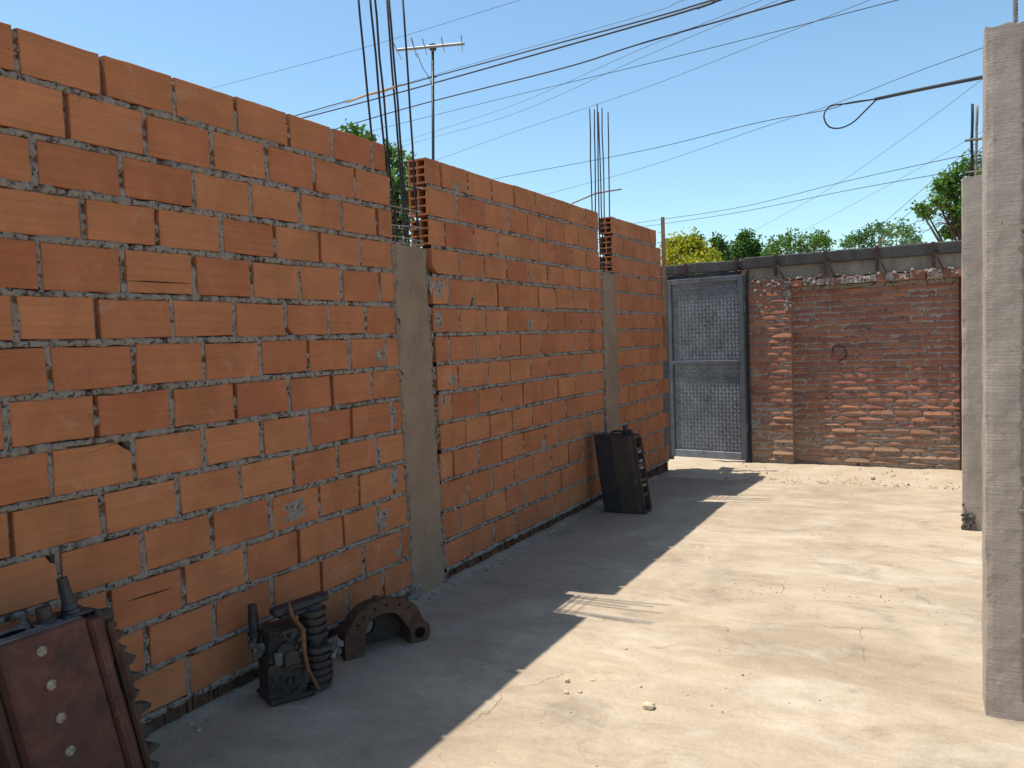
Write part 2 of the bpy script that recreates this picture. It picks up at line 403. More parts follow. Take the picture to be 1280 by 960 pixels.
def mortar_patch(mb, y, z, ry, rz, mi, x=.006):
    n = 22; ph = U(0,50)
    ring = []
    for k in range(n):
        th = 2*math.pi*k/n; c, s_ = math.cos(th), math.sin(th)
        q = 1/max(.6, (abs(c)**4+abs(s_)**4)**.25); q *= 1+.26*nz((c*1.2+ph, s_*1.2, 3))+.10*nz((c*4, s_*4, ph))
        ring.append((c*q*.9, s_*q*.9))
    vs = [(x-.002, y, z)]+[(x-.004+U(-.005,.004), y+a*ry*.62, z+b*rz*.62) for a, b in ring]+[(-.006, y+a*ry, z+b*rz) for a, b in ring]+[(-.02, y+a*ry*1.02, z+b*rz*1.02) for a, b in ring]
    fs = [(0, 1+k, 1+(k+1)%n) for k in range(n)]
    for g in (0, 1): fs += [(1+g*n+k, 1+g*n+n+k, 1+g*n+n+(k+1)%n, 1+g*n+(k+1)%n) for k in range(n)]
    mb.add(vs, fs, mi)

def hollow_end(mb, y, z0, z1, L=.11, mi=0):
    """six-hole brick seen on end: webs and shells as real walls"""
    t = .011; rnd = random.random()
    a = (z1-z0-t)/3
    for i in range(4): mb.box((-TH, y, z0+a*i), (-.001, y+L, z0+a*i+t), mi, rnd)
    for i in range(3):
        x = -TH+(TH-t-.001)*i/2
        for k in range(3): mb.box((x+.0005, y+.001, z0+a*k+t), (x+t, y+L, z0+a*(k+1)), mi, rnd)

def build_wall(label, joints, y_lo, y_hi, hollow=(), wj=(.010,.020), chips={}, patches=(), skip=(), core_lo=None, core_hi=None, gap=.0128):
    """joints: per course, list of joint centres (y). y_lo / y_hi: per course wall ends."""
    mb = MB(); mj = MB()
    for k in range(14):
        zt, zb = BED[k], BED[k+1]
        zt2 = zt-(.0 if k == 0 else gap); zb2 = zb+gap
        js = sorted(j for j in joints[k] if y_lo[k]+.03 < j < y_hi[k]-.03)
        edges = [(y_lo[k], 0)]+[(j, U(*wj)) for j in js]+[(y_hi[k], 0)]
        for i in range(len(edges)-1):
            a = edges[i][0]+edges[i][1]/2; b = edges[i+1][0]-edges[i+1][1]/2
            if k in hollow and i == 0 and b-a > .05:
                hollow_end(mb, a, zb2, zt2, min(.11, b-a-.01)); 
            l1, l2 = U(-.003,.003), U(-.003,.003); zj = U(-.0025,.0025)
            q = [(a-l1, zb2+zj+U(-.002,.002)), (b-l2, zb2+zj+U(-.002,.002)), (b+l2, zt2+zj+U(-.002,.002)), (a+l1, zt2+zj+U(-.002,.002))]
            full = (k == 0) or i in (0, len(edges)-2)
            dep = TH if full and not (k in hollow and i == 0) else .034
            if k in hollow and i == 0: dep = .012
            ch = chips.get((k, i)); 
            if ch is None and random.random() < .045: ch = random.choice((0,1,2,3))
            brick(mb, q, U(-.002,.002), dep, 0, ch)
        for j, w in edges[1:-1]:
            head_joint(mj, j, w, zb+.004, zt-(.004 if k else .012), 0, random.random()*(1.25 if w > .015 else .7))
        if k < 13:
            bed_strip(mj, max(y_lo[k], y_lo[k+1]), min(y_hi[k], y_hi[k+1]), zb, 0, gap-.001)
        else:
            bed_strip(mj, y_lo[k], y_hi[k], zb-.002, 0, .012, .006)
    for i in range(int((y_hi[5]-max(0.6, y_lo[5]))*75)):
        k = random.randint(1, 13); lump(mj, (U(-.004,.005), U(max(.6, y_lo[k]), y_hi[k]), BED[k]+U(-.013,.011)), U(.003,.008), 0, .5, .7)
    for (py, pz, ry, rz) in patches: mortar_patch(mj, py, pz, ry, rz, 0)
    # core that closes the wall behind the joints
    lo = max(y_lo)+.12 if core_lo is None else core_lo; hi = min(y_hi)-.01 if core_hi is None else core_hi
    mj.box((-TH+.002, lo, -.1), (-.052, hi, 2.56), 1)
    for k in range(1, 14):
        a = y_lo[k]+(.115 if k in hollow else .004)
        mj.box((-TH+.004, a, BED[k+1]+.002), (-.056, lo, BED[k]-.004), 1)
        mj.box((-TH+.004, hi, BED[k+1]+.002), (-.056, y_hi[k]-.004, BED[k]-.004), 1)
    root = mb.build('brick_wall', [BRICK], None, (0, (y_lo[13]+y_hi[13])/2, 0))
    tag(root, label, 'wall', 'hollow brick wall panels between the concrete columns')
    mj.build('mortar', [MORTAR, GAPM], root)
    # footing of ribbed blocks on edge under the lowest bed
    mf = MB(); y = y_lo[13]
    while y < y_hi[13]:
        w = U(.010,.026) if random.random() < .75 else U(.05,.10)
        w = min(w, y_hi[13]-y)
        if w < .003: break
        x = U(-.026,-.008); zt = BED[14]-.010-U(0,.014)
        mf.box((-.09, y, -.06), (x, y+w, zt), 0, random.random(), None, .0015)
        y += w+(U(.002,.011) if random.random() < .7 else 0)
    mf.box((-TH+.006, y_lo[13]+.003, -.1), (-.062, y_hi[13]-.003, BED[14]-.008), 0, 0)
    mf.build('footing_course', [FOOT], root)
    return root
GAPM = m_simple('gap_shade_dark', (.03, .022, .018), 1, 0)  # shade inside open joints put into the core colour; also colours brick cracks
FOOT = m_rust('dirty_footing_brick', (.15, .075, .045), (.10, .055, .038), (.055, .04, .034), 12, .95, .15)
_ft = FOOT

def zc(k): return (BED[k]+BED[k+1])/2
S1 = [[21,129,218,295,361,416,466],[84,182,265.5,334,393,444],[43,152,242,314,375,427.5,472],[105,197,277.5,344,400.5,451],
      [50,154,243,315,375,427.5,475],[20,122,216,293.6,358,412,458],[62,168,255.4,326,386,437.5,482],[9,121,215,295,361.7,416,465],
      [64,168,255.4,327.5,387,440,490],[15,129,222.5,300.5,367,422,471],[75,179,265.5,339,400,450,493],[137.5,230,308,374,430,474],
      [84,184,268.5,341,402.5,455,501],[145,236,314,378,434,480]]
E1 = [482,487,490,493,495,498,502,504,506,509,513,517,518,520]
j1 = []; lo1 = []; hi1 = []
for k in range(14):
    ys = [wall_y(p, zc(k)) for p in S1[k]]
    y = ys[0]-.322
    while y > -1.4: ys.insert(0, y+U(-.01,.01)); y -= .322
    j1.append(ys); lo1.append(-1.6); hi1.append(wall_y(E1[k], zc(k)))
def patch(px, py, rx, ry):
    p = onx(px, py); q = onx(px+rx, py); r = onx(px, py+ry); return (p.y, p.z, q.y-p.y, p.z-r.z)
W1 = build_wall('tall orange brick wall panel nearest the viewer, left of the wide concrete column', j1, lo1, hi1,
   wj=(.018,.030), gap=.0135, patches=[patch(474,442,8,17), patch(491,522,6,18), patch(478,650,9,18), patch(493,596,7,18), patch(370,638,22,20), patch(497,690,7,12), patch(472,570,5,17)], core_lo=-1.6, core_hi=3.80)

mb = MB()
for pts in (((160,351),(185,352),(212,353.4),(239,354.5)), ((160,752),(180,745.5),(198,740.5),(215,734.5))):
    Q = [onx(a, b, .0042) for a, b in pts]; m = len(Q); vs = []
    for i, q in enumerate(Q): w = .0024*(1-abs(2*i/(m-1)-1))+.0006; vs += [(q.x, q.y, q.z-w), (q.x, q.y, q.z+w)]
    mb.add(vs, [(2*i, 2*i+2, 2*i+3, 2*i+1) for i in range(m-1)])
mb.build('brick_crack', [GAPM], W1)
S2 = [[551.5,585,615,643,669,691.4,712,732],[572,606,636,660,682.7,705,723,741],[556.4,593,622.6,649,673,694,715,733],[574,606,634,660.5,684.4,704,724.7,742.5],
      [561,593,622.6,650,673.6,696,716.5,735],[575,607,635,661,685,706.6,727,744.5],[562,594,625.5,651,676,697,718,736.6],[573,610.6,638,664,687,709,728],
      [565,598,627,654,677,698,719,736.6],[583,613,641,666,689,708,728],[567.5,599,628,655,682,698,717.5,738],[585.6,615.6,643,667.5,690,711,729],
      [575,606,633,658,681,702,722],[590,618,647,671,693,713,732.5]]
A2 = [533,533,537,540,541,542,545,547,548,551,551,552,553,556]
B2 = [748,748,749,751,752,752,753,754,755,755,755,756,756,757]
j2 = [[wall_y(p, zc(k)) for p in S2[k]] for k in range(14)]
lo2 = [wall_y(A2[k], zc(k)) for k in range(14)]; hi2 = [wall_y(B2[k], zc(k)) for k in range(14)]
for k in (0, 1): lo2[k] = lo2[2]-.005+U(-.004,.004)
W2 = build_wall('middle orange brick wall panel with hollow brick ends showing at its upper left corner', j2, lo2, hi2, hollow=(0,1,2),
   wj=(.014,.024), patches=[patch(566,472,8,15), patch(549,400,6,15), patch(554,502,5,14), patch(549,362,10,20), patch(571,236,5,16), patch(662,405,6,9), patch(738,560,6,10), patch(680,555,4,13)])

A3 = [765,766,766,768,769,770,771,771,772,772,773,773,774,774]
B3 = [820,826,826,827,828,828,829,834,829,836,829,836,830,836]
lo3 = [wall_y(A3[k], zc(k)) for k in range(14)]; hi3 = [wall_y(B3[k], zc(k)) for k in range(14)]
j3 = []
for k in range(14):
    y = lo3[k]+(.32 if k % 2 else .17)+U(-.04,.04); ys = []
    while y < hi3[k]-.06: ys.append(y); y += .315+U(-.03,.03)
    j3.append(ys)
W3 = build_wall('short orange brick wall panel at the far end with toothed right edge beside the metal gate', j3, lo3, hi3, hollow=(0,1,2), wj=(.008,.018))
# half brick sticking out of the toothed end
mb = MB(); yb = wall_y(829, 1.62)
brick(mb, [(yb+.004, 1.57), (yb+.26, 1.565), (yb+.258, 1.70), (yb+.004, 1.705)], -.03, .10)
o = mb.build('jutting_brick', [BRICK], W3)

# ------------------------------------------------------------------ cast columns with starter bars
def rough_column(mb, c0, c1, z0, z1, lean=(0,0), step=.04, amp=.004, mi=0, chip=.010):
    """four irregular board-cast faces + top; c0,c1 = (x,y) corners; lean = (dx,dy) per metre of height above z0"""
    nzs = max(2, int((z1-z0)/step)); nx = max(2, int((c1[0]-c0[0])/step)); ny = max(2, int((c1[1]-c0[1])/step))
    loop = [(c0[0]+(c1[0]-c0[0])*i/nx, c0[1], i == 0) for i in range(nx)]+[(c1[0], c0[1]+(c1[1]-c0[1])*i/ny, i == 0) for i in range(ny)] \
         + [(c1[0]-(c1[0]-c0[0])*i/nx, c1[1], i == 0) for i in range(nx)]+[(c0[0], c1[1]-(c1[1]-c0[1])*i/ny, i == 0) for i in range(ny)]
    n = len(loop); cx, cy = (c0[0]+c1[0])/2, (c0[1]+c1[1])/2; vs = []
    for j in range(nzs+1):
        z = z0+(z1-z0)*j/nzs
        for x, y, cor in loop:
            d = amp*nz((x*6, y*6, z*5))+amp*.5*nz((x*20, y*20, z*17))
            k = 1+d/.15
            if cor: k -= chip/.15*max(0, nz((x*3+7, y*3, z*9))+.15)+.02
            zz = z + (U(-.006,.006) if j == nzs else 0)
            vs.append((cx+(x-cx)*k+lean[0]*(z-z0), cy+(y-cy)*k+lean[1]*(z-z0), zz))
    fs = [(j*n+i, j*n+(i+1)%n, (j+1)*n+(i+1)%n, (j+1)*n+i) for j in range(nzs) for i in range(n)]
    fs.append(tuple(nzs*n+i for i in range(n)))
    mb.add(vs, fs, mi, .5, False)

def bars(root, pts, r, mat=REBAR, n=6):
    for a, b in pts:
        m = MB(); a, b = Vector(a), Vector(b); k = 7; w = [a.lerp(b, i/k)+(Vector((U(-.004,.004),U(-.004,.004),0)) if 0 < i < k else Vector()) for i in range(k+1)]
        m.tube(w, r, n); m.build('rebar', mat, root)
def stirrup(root, x0, x1, y0, y1, z, mat=GREYBAR, r=.0035, tilt=0.0):
    m = MB(); q = [(x0,y0,z-tilt),(x1,y0,z-tilt),(x1,y1,z+tilt),(x0,y1,z+tilt),(x0,y0+.001,z-tilt)]
    m.tube(q, r, 5, smooth=False); m.build('stirrup', mat, root)

# wide column between first and second panel
yA0, yA1, zA = 3.925, 4.275, 2.055
mb = MB(); rough_column(mb, (-.14, yA0), (.007, yA1), -.08, zA, (0, -.030), .02, .008)
colA = mb.build('concrete_column', [COLC], None, (-.07, 4.1, 0))
colA.location.x -= 0; tag(colA, 'wide grey concrete column in the brick wall with tall dark rebar running out of the picture', 'column', 'concrete columns cast into the brick wall')
mb = MB(); mb.box((-.128, 3.80, -.05), (-.05, 3.97, 2.04)); mb.box((-.128, 4.14, -.05), (-.05, 4.40, 2.04))
for yy in (3.935, 4.262):
    for i in range(60):
        z = U(.02, 2.02); y = yy-.030*z+U(-.018,.014)+(.0 if yy < 4 else .012); mortar_patch(mb, y, z, U(.008,.018), U(.012,.035), 0, .015)
for i in range(10):
    mortar_patch(mb, 3.95+U(-.05,.02), U(.01,.09), U(.02,.05), U(.015,.035), 0, U(.008,.03))
mb.build('mortar_smear', [MORTAR], colA)
rebA = []
for (tx, ty, bx, by, x) in ((448.5,0,466,178,-.105),(463,0,480.5,182,-.03),(468.4,0,486,190,-.02),(483.6,0,507.5,300,-.105),(486,0,511,300,-.03),(503.5,0,523,300,-.03)):
    t, b = onx(tx, ty, x), onx(bx, by, x); d = (b-t)/(t.z-b.z)
    rebA.append((t+d*(t.z-2.0), t-d*(3.52-t.z)))
bars(colA, rebA, .0062)
for z, tl in ((2.07,.004),(2.10,-.003),(2.17,.008),(2.27,.0),(2.40,.006)): stirrup(colA, -.112, -.012, 3.885, 4.205, z, GREYBAR if z < 2.3 else REBAR, .0036, tl)
mb = MB()
for i in range(22): 
    c = Vector((U(-.12,-.01), U(3.86,4.2), zA+U(0,.015))); s = U(.010,.022); mb.box(c-Vector((s,s,s*.5)), c+Vector((s,s,s*.5)), 0, .5, None, s*.4)
mb.build('top_mortar_lumps', [MORTAR], colA)

# narrow column between second and third panel
yB0, yB1, zB = 7.10, 7.44, 2.065
mb = MB(); rough_column(mb, (-.14, yB0), (.007, yB1), -.08, zB, (0, -.012), .025, .008)
colB = mb.build('concrete_column', [COLC], None, (-.07, 7.27, 0))
tag(colB, 'narrower looking far concrete column in the brick wall, its bundle of rebar ending against the sky', 'column', 'concrete columns cast into the brick wall')
mb = MB()
mb.box((-.128, 7.0, -.05), (-.05, 7.16, 2.05)); mb.box((-.128, 7.38, -.05), (-.05, 7.56, 2.05))
for yy in (7.10, 7.43):
    for i in range(45):
        z = U(.02, 2.02); mortar_patch(mb, yy-.012*z+U(-.018,.018), z, U(.008,.018), U(.012,.035), 0, .015)
mb.build('mortar_smear', [MORTAR], colB)
rebB = []
for (tx, ty, bx, by, x) in ((737,136,741,330,-.105),(743,137,745.5,330,-.03),(746.5,130,750,330,-.07),(748,140,754,330,-.03),(752.5,135,756.5,330,-.105),(760,140,763,330,-.03)):
    t, b = onx(tx, ty, x), onx(bx, by, x); d = (b-t)/(t.z-b.z)
    rebB.append((b-d*(2.0-b.z)*1.0 if b.z < 2 else b+d*(b.z-2.0), t))
bars(colB, rebB, .0062)
for z in (2.09, 2.16, 2.26, 2.37, 2.50): stirrup(colB, -.112, -.012, 7.16, 7.43, z, GREYBAR if z < 2.2 else REBAR, .0036, U(-.006,.006))
mb = MB()
for i in range(18):
    c = Vector((U(-.12,-.01), U(7.1,7.4), zB+U(0,.015))); s = U(.010,.022); mb.box(c-Vector((s,s,s*.5)), c+Vector((s,s,s*.5)), 0, .5, None, s*.4)
mb.build('top_mortar_lumps', [MORTAR], colB)

# sticks tied across the bars
def stick(pts, r, mat, label, n=6):
    m = MB(); m.tube(pts, r, n); o = m.build('stick', mat, None, pts[0]); return tag(o, label, 'stick')
a, b = ony(433.7,128,4.05), ony(502.7,105.6,4.06)
stick([a, a.lerp(b,.35)+Vector((.004,0,.006)), a.lerp(b,.7)+Vector((0,0,-.002)), b], [.005,.007,.008,.006], PALEWOOD, 'pale wooden stick tied across the tall rebar of the wide column')
a, b = ony(714.6,254.6,7.28), ony(777,236.5,7.29)
stick([a, a.lerp(b,.5)+Vector((0,0,.03)), b], [.006,.007,.006], WOOD, 'brown stick laid across the far rebar bundle')

# loose batten standing against the end of the wall
mb = MB(); t, b = ony(827,271.6,9.0), ony(831,442,9.0)
mb.tube([b+Vector((.012,0,0)), b.lerp(t,.5)+Vector((.014,0,0)), t+Vector((.012,0,0))], [.026,.025,.024], 4, smooth=False)
o = mb.build('wooden_batten', [WOOD], None, b); tag(o, 'thin brown wooden batten fixed upright to the far end of the brick wall', 'batten')

# ------------------------------------------------------------------ right-hand columns
mb = MB(); rough_column(mb, (2.872, 3.55), (3.172, 3.83), -.05, 2.565, (.0045, .0), .025, .004, 0, .010)
col1 = mb.build('concrete_column', [PILC], None, (3.02, 3.69, 0))
tag(col1, 'nearest grey concrete column at the right edge, cut off by the picture, one ribbed bar on top', 'column', 'freestanding concrete columns')
mb = MB()                                               # darker lumpy strip down the right of its face
vs = []; n = 90
for i in range(n+1):
    z = 2.50-2.42*i/n; w = .016+.010*nz((z*2.3, 0, 1))+.006*nz((z*11, 3, 1)); w = max(.004, w)+ (.006 if .95 < z < 1.3 else 0)
    cx = 3.008+.0045*z
    vs += [(cx-w, 3.5445, z), (cx+.05, 3.5445, z)]
mb.add(vs, [(2*i, 2*i+2, 2*i+3, 2*i+1) for i in range(n)], 0)
m_strip = m_concrete('dark_column_strip', (.30, .26, .215), (.22, .19, .155), (.17, .145, .12))
vs2 = [(x, y+.004, z) for x, y, z in vs]
mb.add(vs2, [(2*i, 2*i+1, 2*i+3, 2*i+2) for i in range(n)], 0)
for i in range(30):
    z = U(.3, 2.4); c = Vector((2.995+.0045*z+U(-.006,.006), 3.545, z)); s = U(.003,.008); mb.box(c-Vector((s,.003,s)), c+Vector((s,.002,s*1.4)), 0, .5, None, s*.4)
mb.build('face_strip', [m_strip], col1)
def ribbed(root, a, b, r, mat):
    a, b = Vector(a), Vector(b); L = (b-a).length; n = int(L/.006); pts = []; rr = []
    for i in range(n+1): pts.append(a.lerp(b, i/n)); rr.append(r*(1.18 if i % 2 else .92))
    m = MB(); m.tube(pts, rr, 10, smooth=True); m.build('rebar', mat, root)
ribbed(col1, (2.982, 3.62, 2.5), (2.986, 3.62, 3.3), .008, GREYBAR)
ribbed(col1, (3.13, 3.62, 2.5), (3.13, 3.62, 3.3), .008, GREYBAR)
ribbed(col1, (3.13, 3.78, 2.5), (3.13, 3.78, 3.3), .008, GREYBAR)

mb = MB(); rough_column(mb, (2.849, 6.775), (3.10, 7.03), -.05, 2.52, (.0045, 0), .03, .004, 0, .009)
col2 = mb.build('concrete_column', [PILC], None, (2.98, 6.9, 0))
tag(col2, 'farther grey concrete column behind the right edge column, with bars and wire loops on top', 'column', 'freestanding concrete columns')
for (tx, ty, bx, by, y, mt, r) in ((1215.5,130,1214.5,232,6.83,REBAR,.0095),(1221.5,132,1219,232,6.97,GREYBAR,.009)):
    t, b = ony(tx, ty, y), ony(bx, by, y); bars(col2, [(b-Vector((0,0,.05)), t)], r, mt, 8)
bars(col2, [((3.05,6.83,2.45),(3.05,6.83,3.02)), ((3.05,6.97,2.45),(3.05,6.97,3.0))], .009, REBAR, 8)
for z in (2.575, 2.80): stirrup(col2, 2.885, 3.07, 6.82, 6.985, z, GREYBAR, .006, .012)
mb = MB()
for i in range(46):                                     # honeycombed foot
    c = Vector((U(2.85,2.93), 6.772+U(-.006,.004), abs(random.gauss(0,.05))+.01)); s = U(.006,.014)
    mb.box(c-Vector((s,s*.6,s)), c+Vector((s,s*.6,s)), 0, .5, None, s*.45)
mb.build('honeycombed_foot', [m_mortar('honeycomb', (.24,.20,.16), (.09,.08,.065))], col2)

# ------------------------------------------------------------------ ground
def floor_z(x, y):
    z = .006*nz((x*.7, y*.7, 0))+.0025*nz((x*4, y*4, 2))
    if y > 7.4: z -= .035*min(1, (y-7.4)/1.0)
    if y < 3.2: z -= .010*min(1, (3.2-y))
    if x < .10:                                         # cement worked up against the footing
        k = (1-max(0, x)/.10); z += (.020+.014*nz((y*3, 0, 5)))*k*k
    return z
mb = MB(); xs = [-.02]+[.02*i for i in range(1, 8)]; x = .16
while x < 9: x += .05 if x < 4 else .3; xs.append(x)
ys = []; y = -5.0
while y < 8.62: ys.append(y); y += .06 if y > .5 else .3
def slab_edge(x): return 8.56+.05*nz((x*2.2, 0, 3))+.02*nz((x*9, 0, 3))
vs = []; nx = len(xs); ny = len(ys)
for j, y in enumerate(ys):
    for x in xs:
        yy = min(y, slab_edge(x)) if j < ny-1 else slab_edge(x)
        vs.append((x, yy, floor_z(x, yy)))
fs = [(j*nx+i, j*nx+i+1, (j+1)*nx+i+1, (j+1)*nx+i) for j in range(ny-1) for i in range(nx-1)]
mb.add(vs, fs, 0, .5, True)
vs = []
for x in xs: e = slab_edge(x); vs += [(x, e, floor_z(x, e)), (x, e+.004, -.12)]
mb.add(vs, [(2*i, 2*i+2, 2*i+3, 2*i+1) for i in range(nx-1)], 0)
o = mb.build('floor', [FLOOR]); tag(o, None, None, None, 'structure')
# strip of earth between the slab and the back wall
mb = MB(); xs = [-3+.06*i for i in range(int(12/.06))]; ys = [8.44+.045*i for i in range(28)]; nx = len(xs)
vs = [(x, y, -.052+.014*nz((x*2, y*2, 0))+.010*nz((x*9, y*9, 3))+.040*min(1, max(0,(y-8.65)/.8))) for y in ys for x in xs]
mb.add(vs, [(j*nx+i, j*nx+i+1, (j+1)*nx+i+1, (j+1)*nx+i) for j in range(len(ys)-1) for i in range(nx-1)], 0, .5, True)
o = mb.build('dirt_path', [DIRT]); tag(o, None, None, None, 'structure')
mb = MB(); mb.add([(-1500,-1500,-.13),(1500,-1500,-.13),(1500,1500,-.13),(-1500,1500,-.13)], [(0,1,2,3)])
o = mb.build('ground', [DIRT]); tag(o, None, None, None, 'structure')
# crumbs of brick and cement swept along the slab edge and over the floor
mb = MB()
for i in range(230):
    x = U(.6, 2.9); y = 8.66+abs(random.gauss(0,.10)) if random.random() < .65 else U(8.6, 9.5)
    s = U(.003,.009)*(2.2 if random.random() < .05 else 1); lump(mb, (x, y, -.045+.040*min(1,max(0,(y-8.65)/.8))+s*.2), s, random.choice((0,0,0,1)), random.random(), .4)
for i in range(260):
    if random.random() < .5: y = random.choice((6.15, 4.9))+random.gauss(0,.10); x = U(1.5, 2.9)
    else: x, y = U(.3, 2.95), U(1.8, 8.4)
    s = U(.0015,.0045); lump(mb, (x, y, floor_z(x, y)+s*.4), s, random.choice((0,0,2)), random.random())
for i in range(260):                                     # droppings along the foot of the wall
    x, y = .03+abs(random.gauss(0,.06)), U(1.6, 8.6)
    s = U(.0025,.009); lump(mb, (x, y, floor_z(x, y)+s*.3), s, random.choice((0,1,2,2)), random.random())
o = mb.build('rubble', [DIRT, OLDB, MORTAR]); tag(o, 'fine crumbs of brick and cement scattered on the slab edge', 'rubble', None, 'stuff')

# pale stones on the sunny floor
def stone(px, py, s, label, sub=2, flat=.6, wide=1.0):
    p = onz(px, py, 0.0); mb = MB(); vs = []; n, m = 16, 9
    ph = U(0, 50)
    for j in range(m+1):
        th = math.pi*j/m
        for i in range(n):
            a = 2*math.pi*i/n; d = Vector((math.sin(th)*math.cos(a), math.sin(th)*math.sin(a), math.cos(th)))
            k = 1/max(abs(d.x), abs(d.y), abs(d.z))**.35; k *= 1+.20*nz(d*1.6+Vector((ph,0,0)))+.08*nz(d*5)
            q = d*s*k; q.z *= flat; q.x *= wide
            vs.append(q)
    zlow = min(v.z for v in vs); base = Vector((p.x, p.y, floor_z(p.x, p.y)))
    Rm = Matrix.Rotation(U(-.4,.4), 4, 'Z')
    vs = [base+(Rm@v)-Vector((0,0,zlow+.002)) for v in vs]
    mb.add(vs, [(j*n+i, (j+1)*n+i, (j+1)*n+(i+1)%n, j*n+(i+1)%n) for j in range(m) for i in range(n)], 0, .5, False)
    o = mb.build('stone', [STONE], None, base); tag(o, label, 'stone', 'pale stones on the sunny floor')
stone(811, 886, .021, 'largest pale yellow stone, a flat lump lying alone on the sunny floor', flat=.62, wide=1.15)
stone(709, 853, .0105, 'small pale stone behind the cluster, nearest the wall shadow', flat=.9)
stone(708, 867, .0105, 'small rounded pale stone at the front of the little cluster')
stone(725, 866, .009, 'tiny pale stone at the right of the little cluster')
stone(741, 851, .009, 'flat little pale stone standing a hand away behind the cluster', flat=.5)
stone(782, 812, .009, 'lone small pale stone nearest the shadow of the rebar')

# ------------------------------------------------------------------ old back wall, beam
BW = 9.6
mb = MB(); mm = MB()
def old_bricks(x0, x1, z0, z1, yf, amp, off):
    z = z0; k = 0; p = .0655
    while z+.045 < z1:
        x = x0-(.13 if (k+off) % 2 else 0)+U(-.02,.02)
        while x < x1:
            a, b = max(x, x0), min(x+.248+U(-.012,.012), x1)
            if b-a > .03:
                wear = 1+1.3*max(0, .75-z)
                f = yf-.004+random.gauss(0, amp*wear); sk = U(-.0055,.0005)*wear
                zz0, zz1 = z+U(-.003,.003), z+.051+U(-.004,.003)
                n = max(2, int((b-a)/.05)); rnd = random.random(); vs = []
                for i in range(n+1):
                    xx = a+(b-a)*i/n; e = .004*wear*nz((xx*14, z*30, 2)); e2 = .0045*nz((xx*22, z*40, 6))
                    endr = .005 if i in (0, n) else 0
                    vs += [(xx, yf+.05, zz0+e2-.002), (xx, f+.006+e+endr, zz0+e2), (xx, f+e+sk+endr, zz0+.011), (xx, f+e-sk+endr, zz1-.014), (xx, f+.009+e+endr, zz1+e2*.7), (xx, yf+.05, zz1+e2*.7+.002)]
                fs = [(i*6+q, (i+1)*6+q, (i+1)*6+q+1, i*6+q+1) for i in range(n) for q in range(5)]
                fs += [(0,1,2,3,4,5), tuple(n*6+q for q in (5,4,3,2,1,0))]
                mb.add(vs, fs, 0, rnd)
            x = b+U(.010,.02) if x >= x0 else x+.262
        z += p; k += 1
    # mortar sheet behind
    nx = max(2, int((x1-x0)/.03)); nzz = int((z1-z0)/.02); vs = []
    for j in range(nzz+1):
        for i in range(nx+1):
            xx = x0+(x1-x0)*i/nx; zz = z0+(z1-z0)*j/nzz
            vs.append((xx, yf+.0075+.006*nz((xx*18, zz*30, 1))+.005*nz((xx*5, zz*6, 8)), zz))
    mm.add(vs, [(j*(nx+1)+i, j*(nx+1)+i+1, (j+1)*(nx+1)+i+1, (j+1)*(nx+1)+i) for j in range(nzz) for i in range(nx)])
old_bricks(.76, 1.24, -.04, 2.05, BW, .0035, 0)
old_bricks(1.243, 2.87, -.04, 1.955, BW+.088, .003, 1)
old_bricks(2.91, 5.2, -.04, 2.05, BW, .0035, 0)
mb.box((.77, BW+.15, -.1), (5.2, BW+.24, 2.185), 0, .2); mb.box((.690, BW+.055, -.1), (.7695, BW+.20, 2.18), 0, .2)
mb.box((1.232, BW+.02, -.04), (1.2425, BW+.12, 1.96), 0, .3)
mb.box((2.871, BW+.125, -.04), (2.909, BW+.14, 1.95), 0, .3)
bw = mb.build('brick_wall', [OLDB], None, (1.0, BW, 0)); tag(bw, 'old red solid brick wall closing the yard behind the sunny floor, beside the metal gate', 'wall')
mm.build('mortar', [OLDMORTAR], bw)
# broken ledge course above the sunken field
mb = MB(); x = 1.25
while x < 5.2:
    w = U(.05,.16); d = U(-.004,.022)
    mb.box((x, BW-d, 1.957+U(-.004,.006)), (x+w, BW+.06, 2.045+U(-.03,.012)), random.choice((0,1,1)), random.random(), None, .008); x += w+U(.0,.012)
for i in range(150):
    xx = U(.80,5.0); zz = 2.03+U(-.05,.035) if xx > 1.24 else 2.0+U(-.1,.08)
    lump(mb, (xx, BW-U(-.006,.012), zz), U(.008,.022), random.choice((0,1,1)), random.random())
for i in range(60):                                      # mortar lumps down the corner of the pilaster
    zz = U(1.70, 2.02); lump(mb, (1.21+U(-.035,.03), BW-U(-.004,.008), zz), U(.008,.02), 1, .5)
mb.build('broken_ledge', [OLDB, OLDMORTAR], bw)
mb = MB(); n = 60; vs = []
for i in range(n+1):
    xx = .77+(5.2-.77)*i/n
    vs += [(xx, BW+.012+.006*nz((xx*5,0,1)), 2.04+.02*nz((xx*6,1,1))), (xx, BW+.012+.008*nz((xx*6,2,1)), 2.12), (xx, BW+.012+.006*nz((xx*7,3,1)), 2.193)]
mb.add(vs, [(3*i+k, 3*i+3+k, 3*i+4+k, 3*i+1+k) for i in range(n) for k in range(2)])
mb.build('render_band', [PLAST], bw)
# pencil-thin dark loop drawn on the brick
mb = MB(); c = ony(1050, 442, BW+.06); pts = []
for i in range(15):
    th = math.radians(190-i*17.5); pts.append((c.x-.005+.075*math.cos(th), BW+.0775, c.z+.005+.078*math.sin(th)))
pts += [(c.x-.01, BW+.0775, c.z-.085), (c.x-.012, BW+.0775, c.z-.10)]
mb.tube(pts, .0042, 5); mb.build('painted_mark', [DARKHOLE], bw)

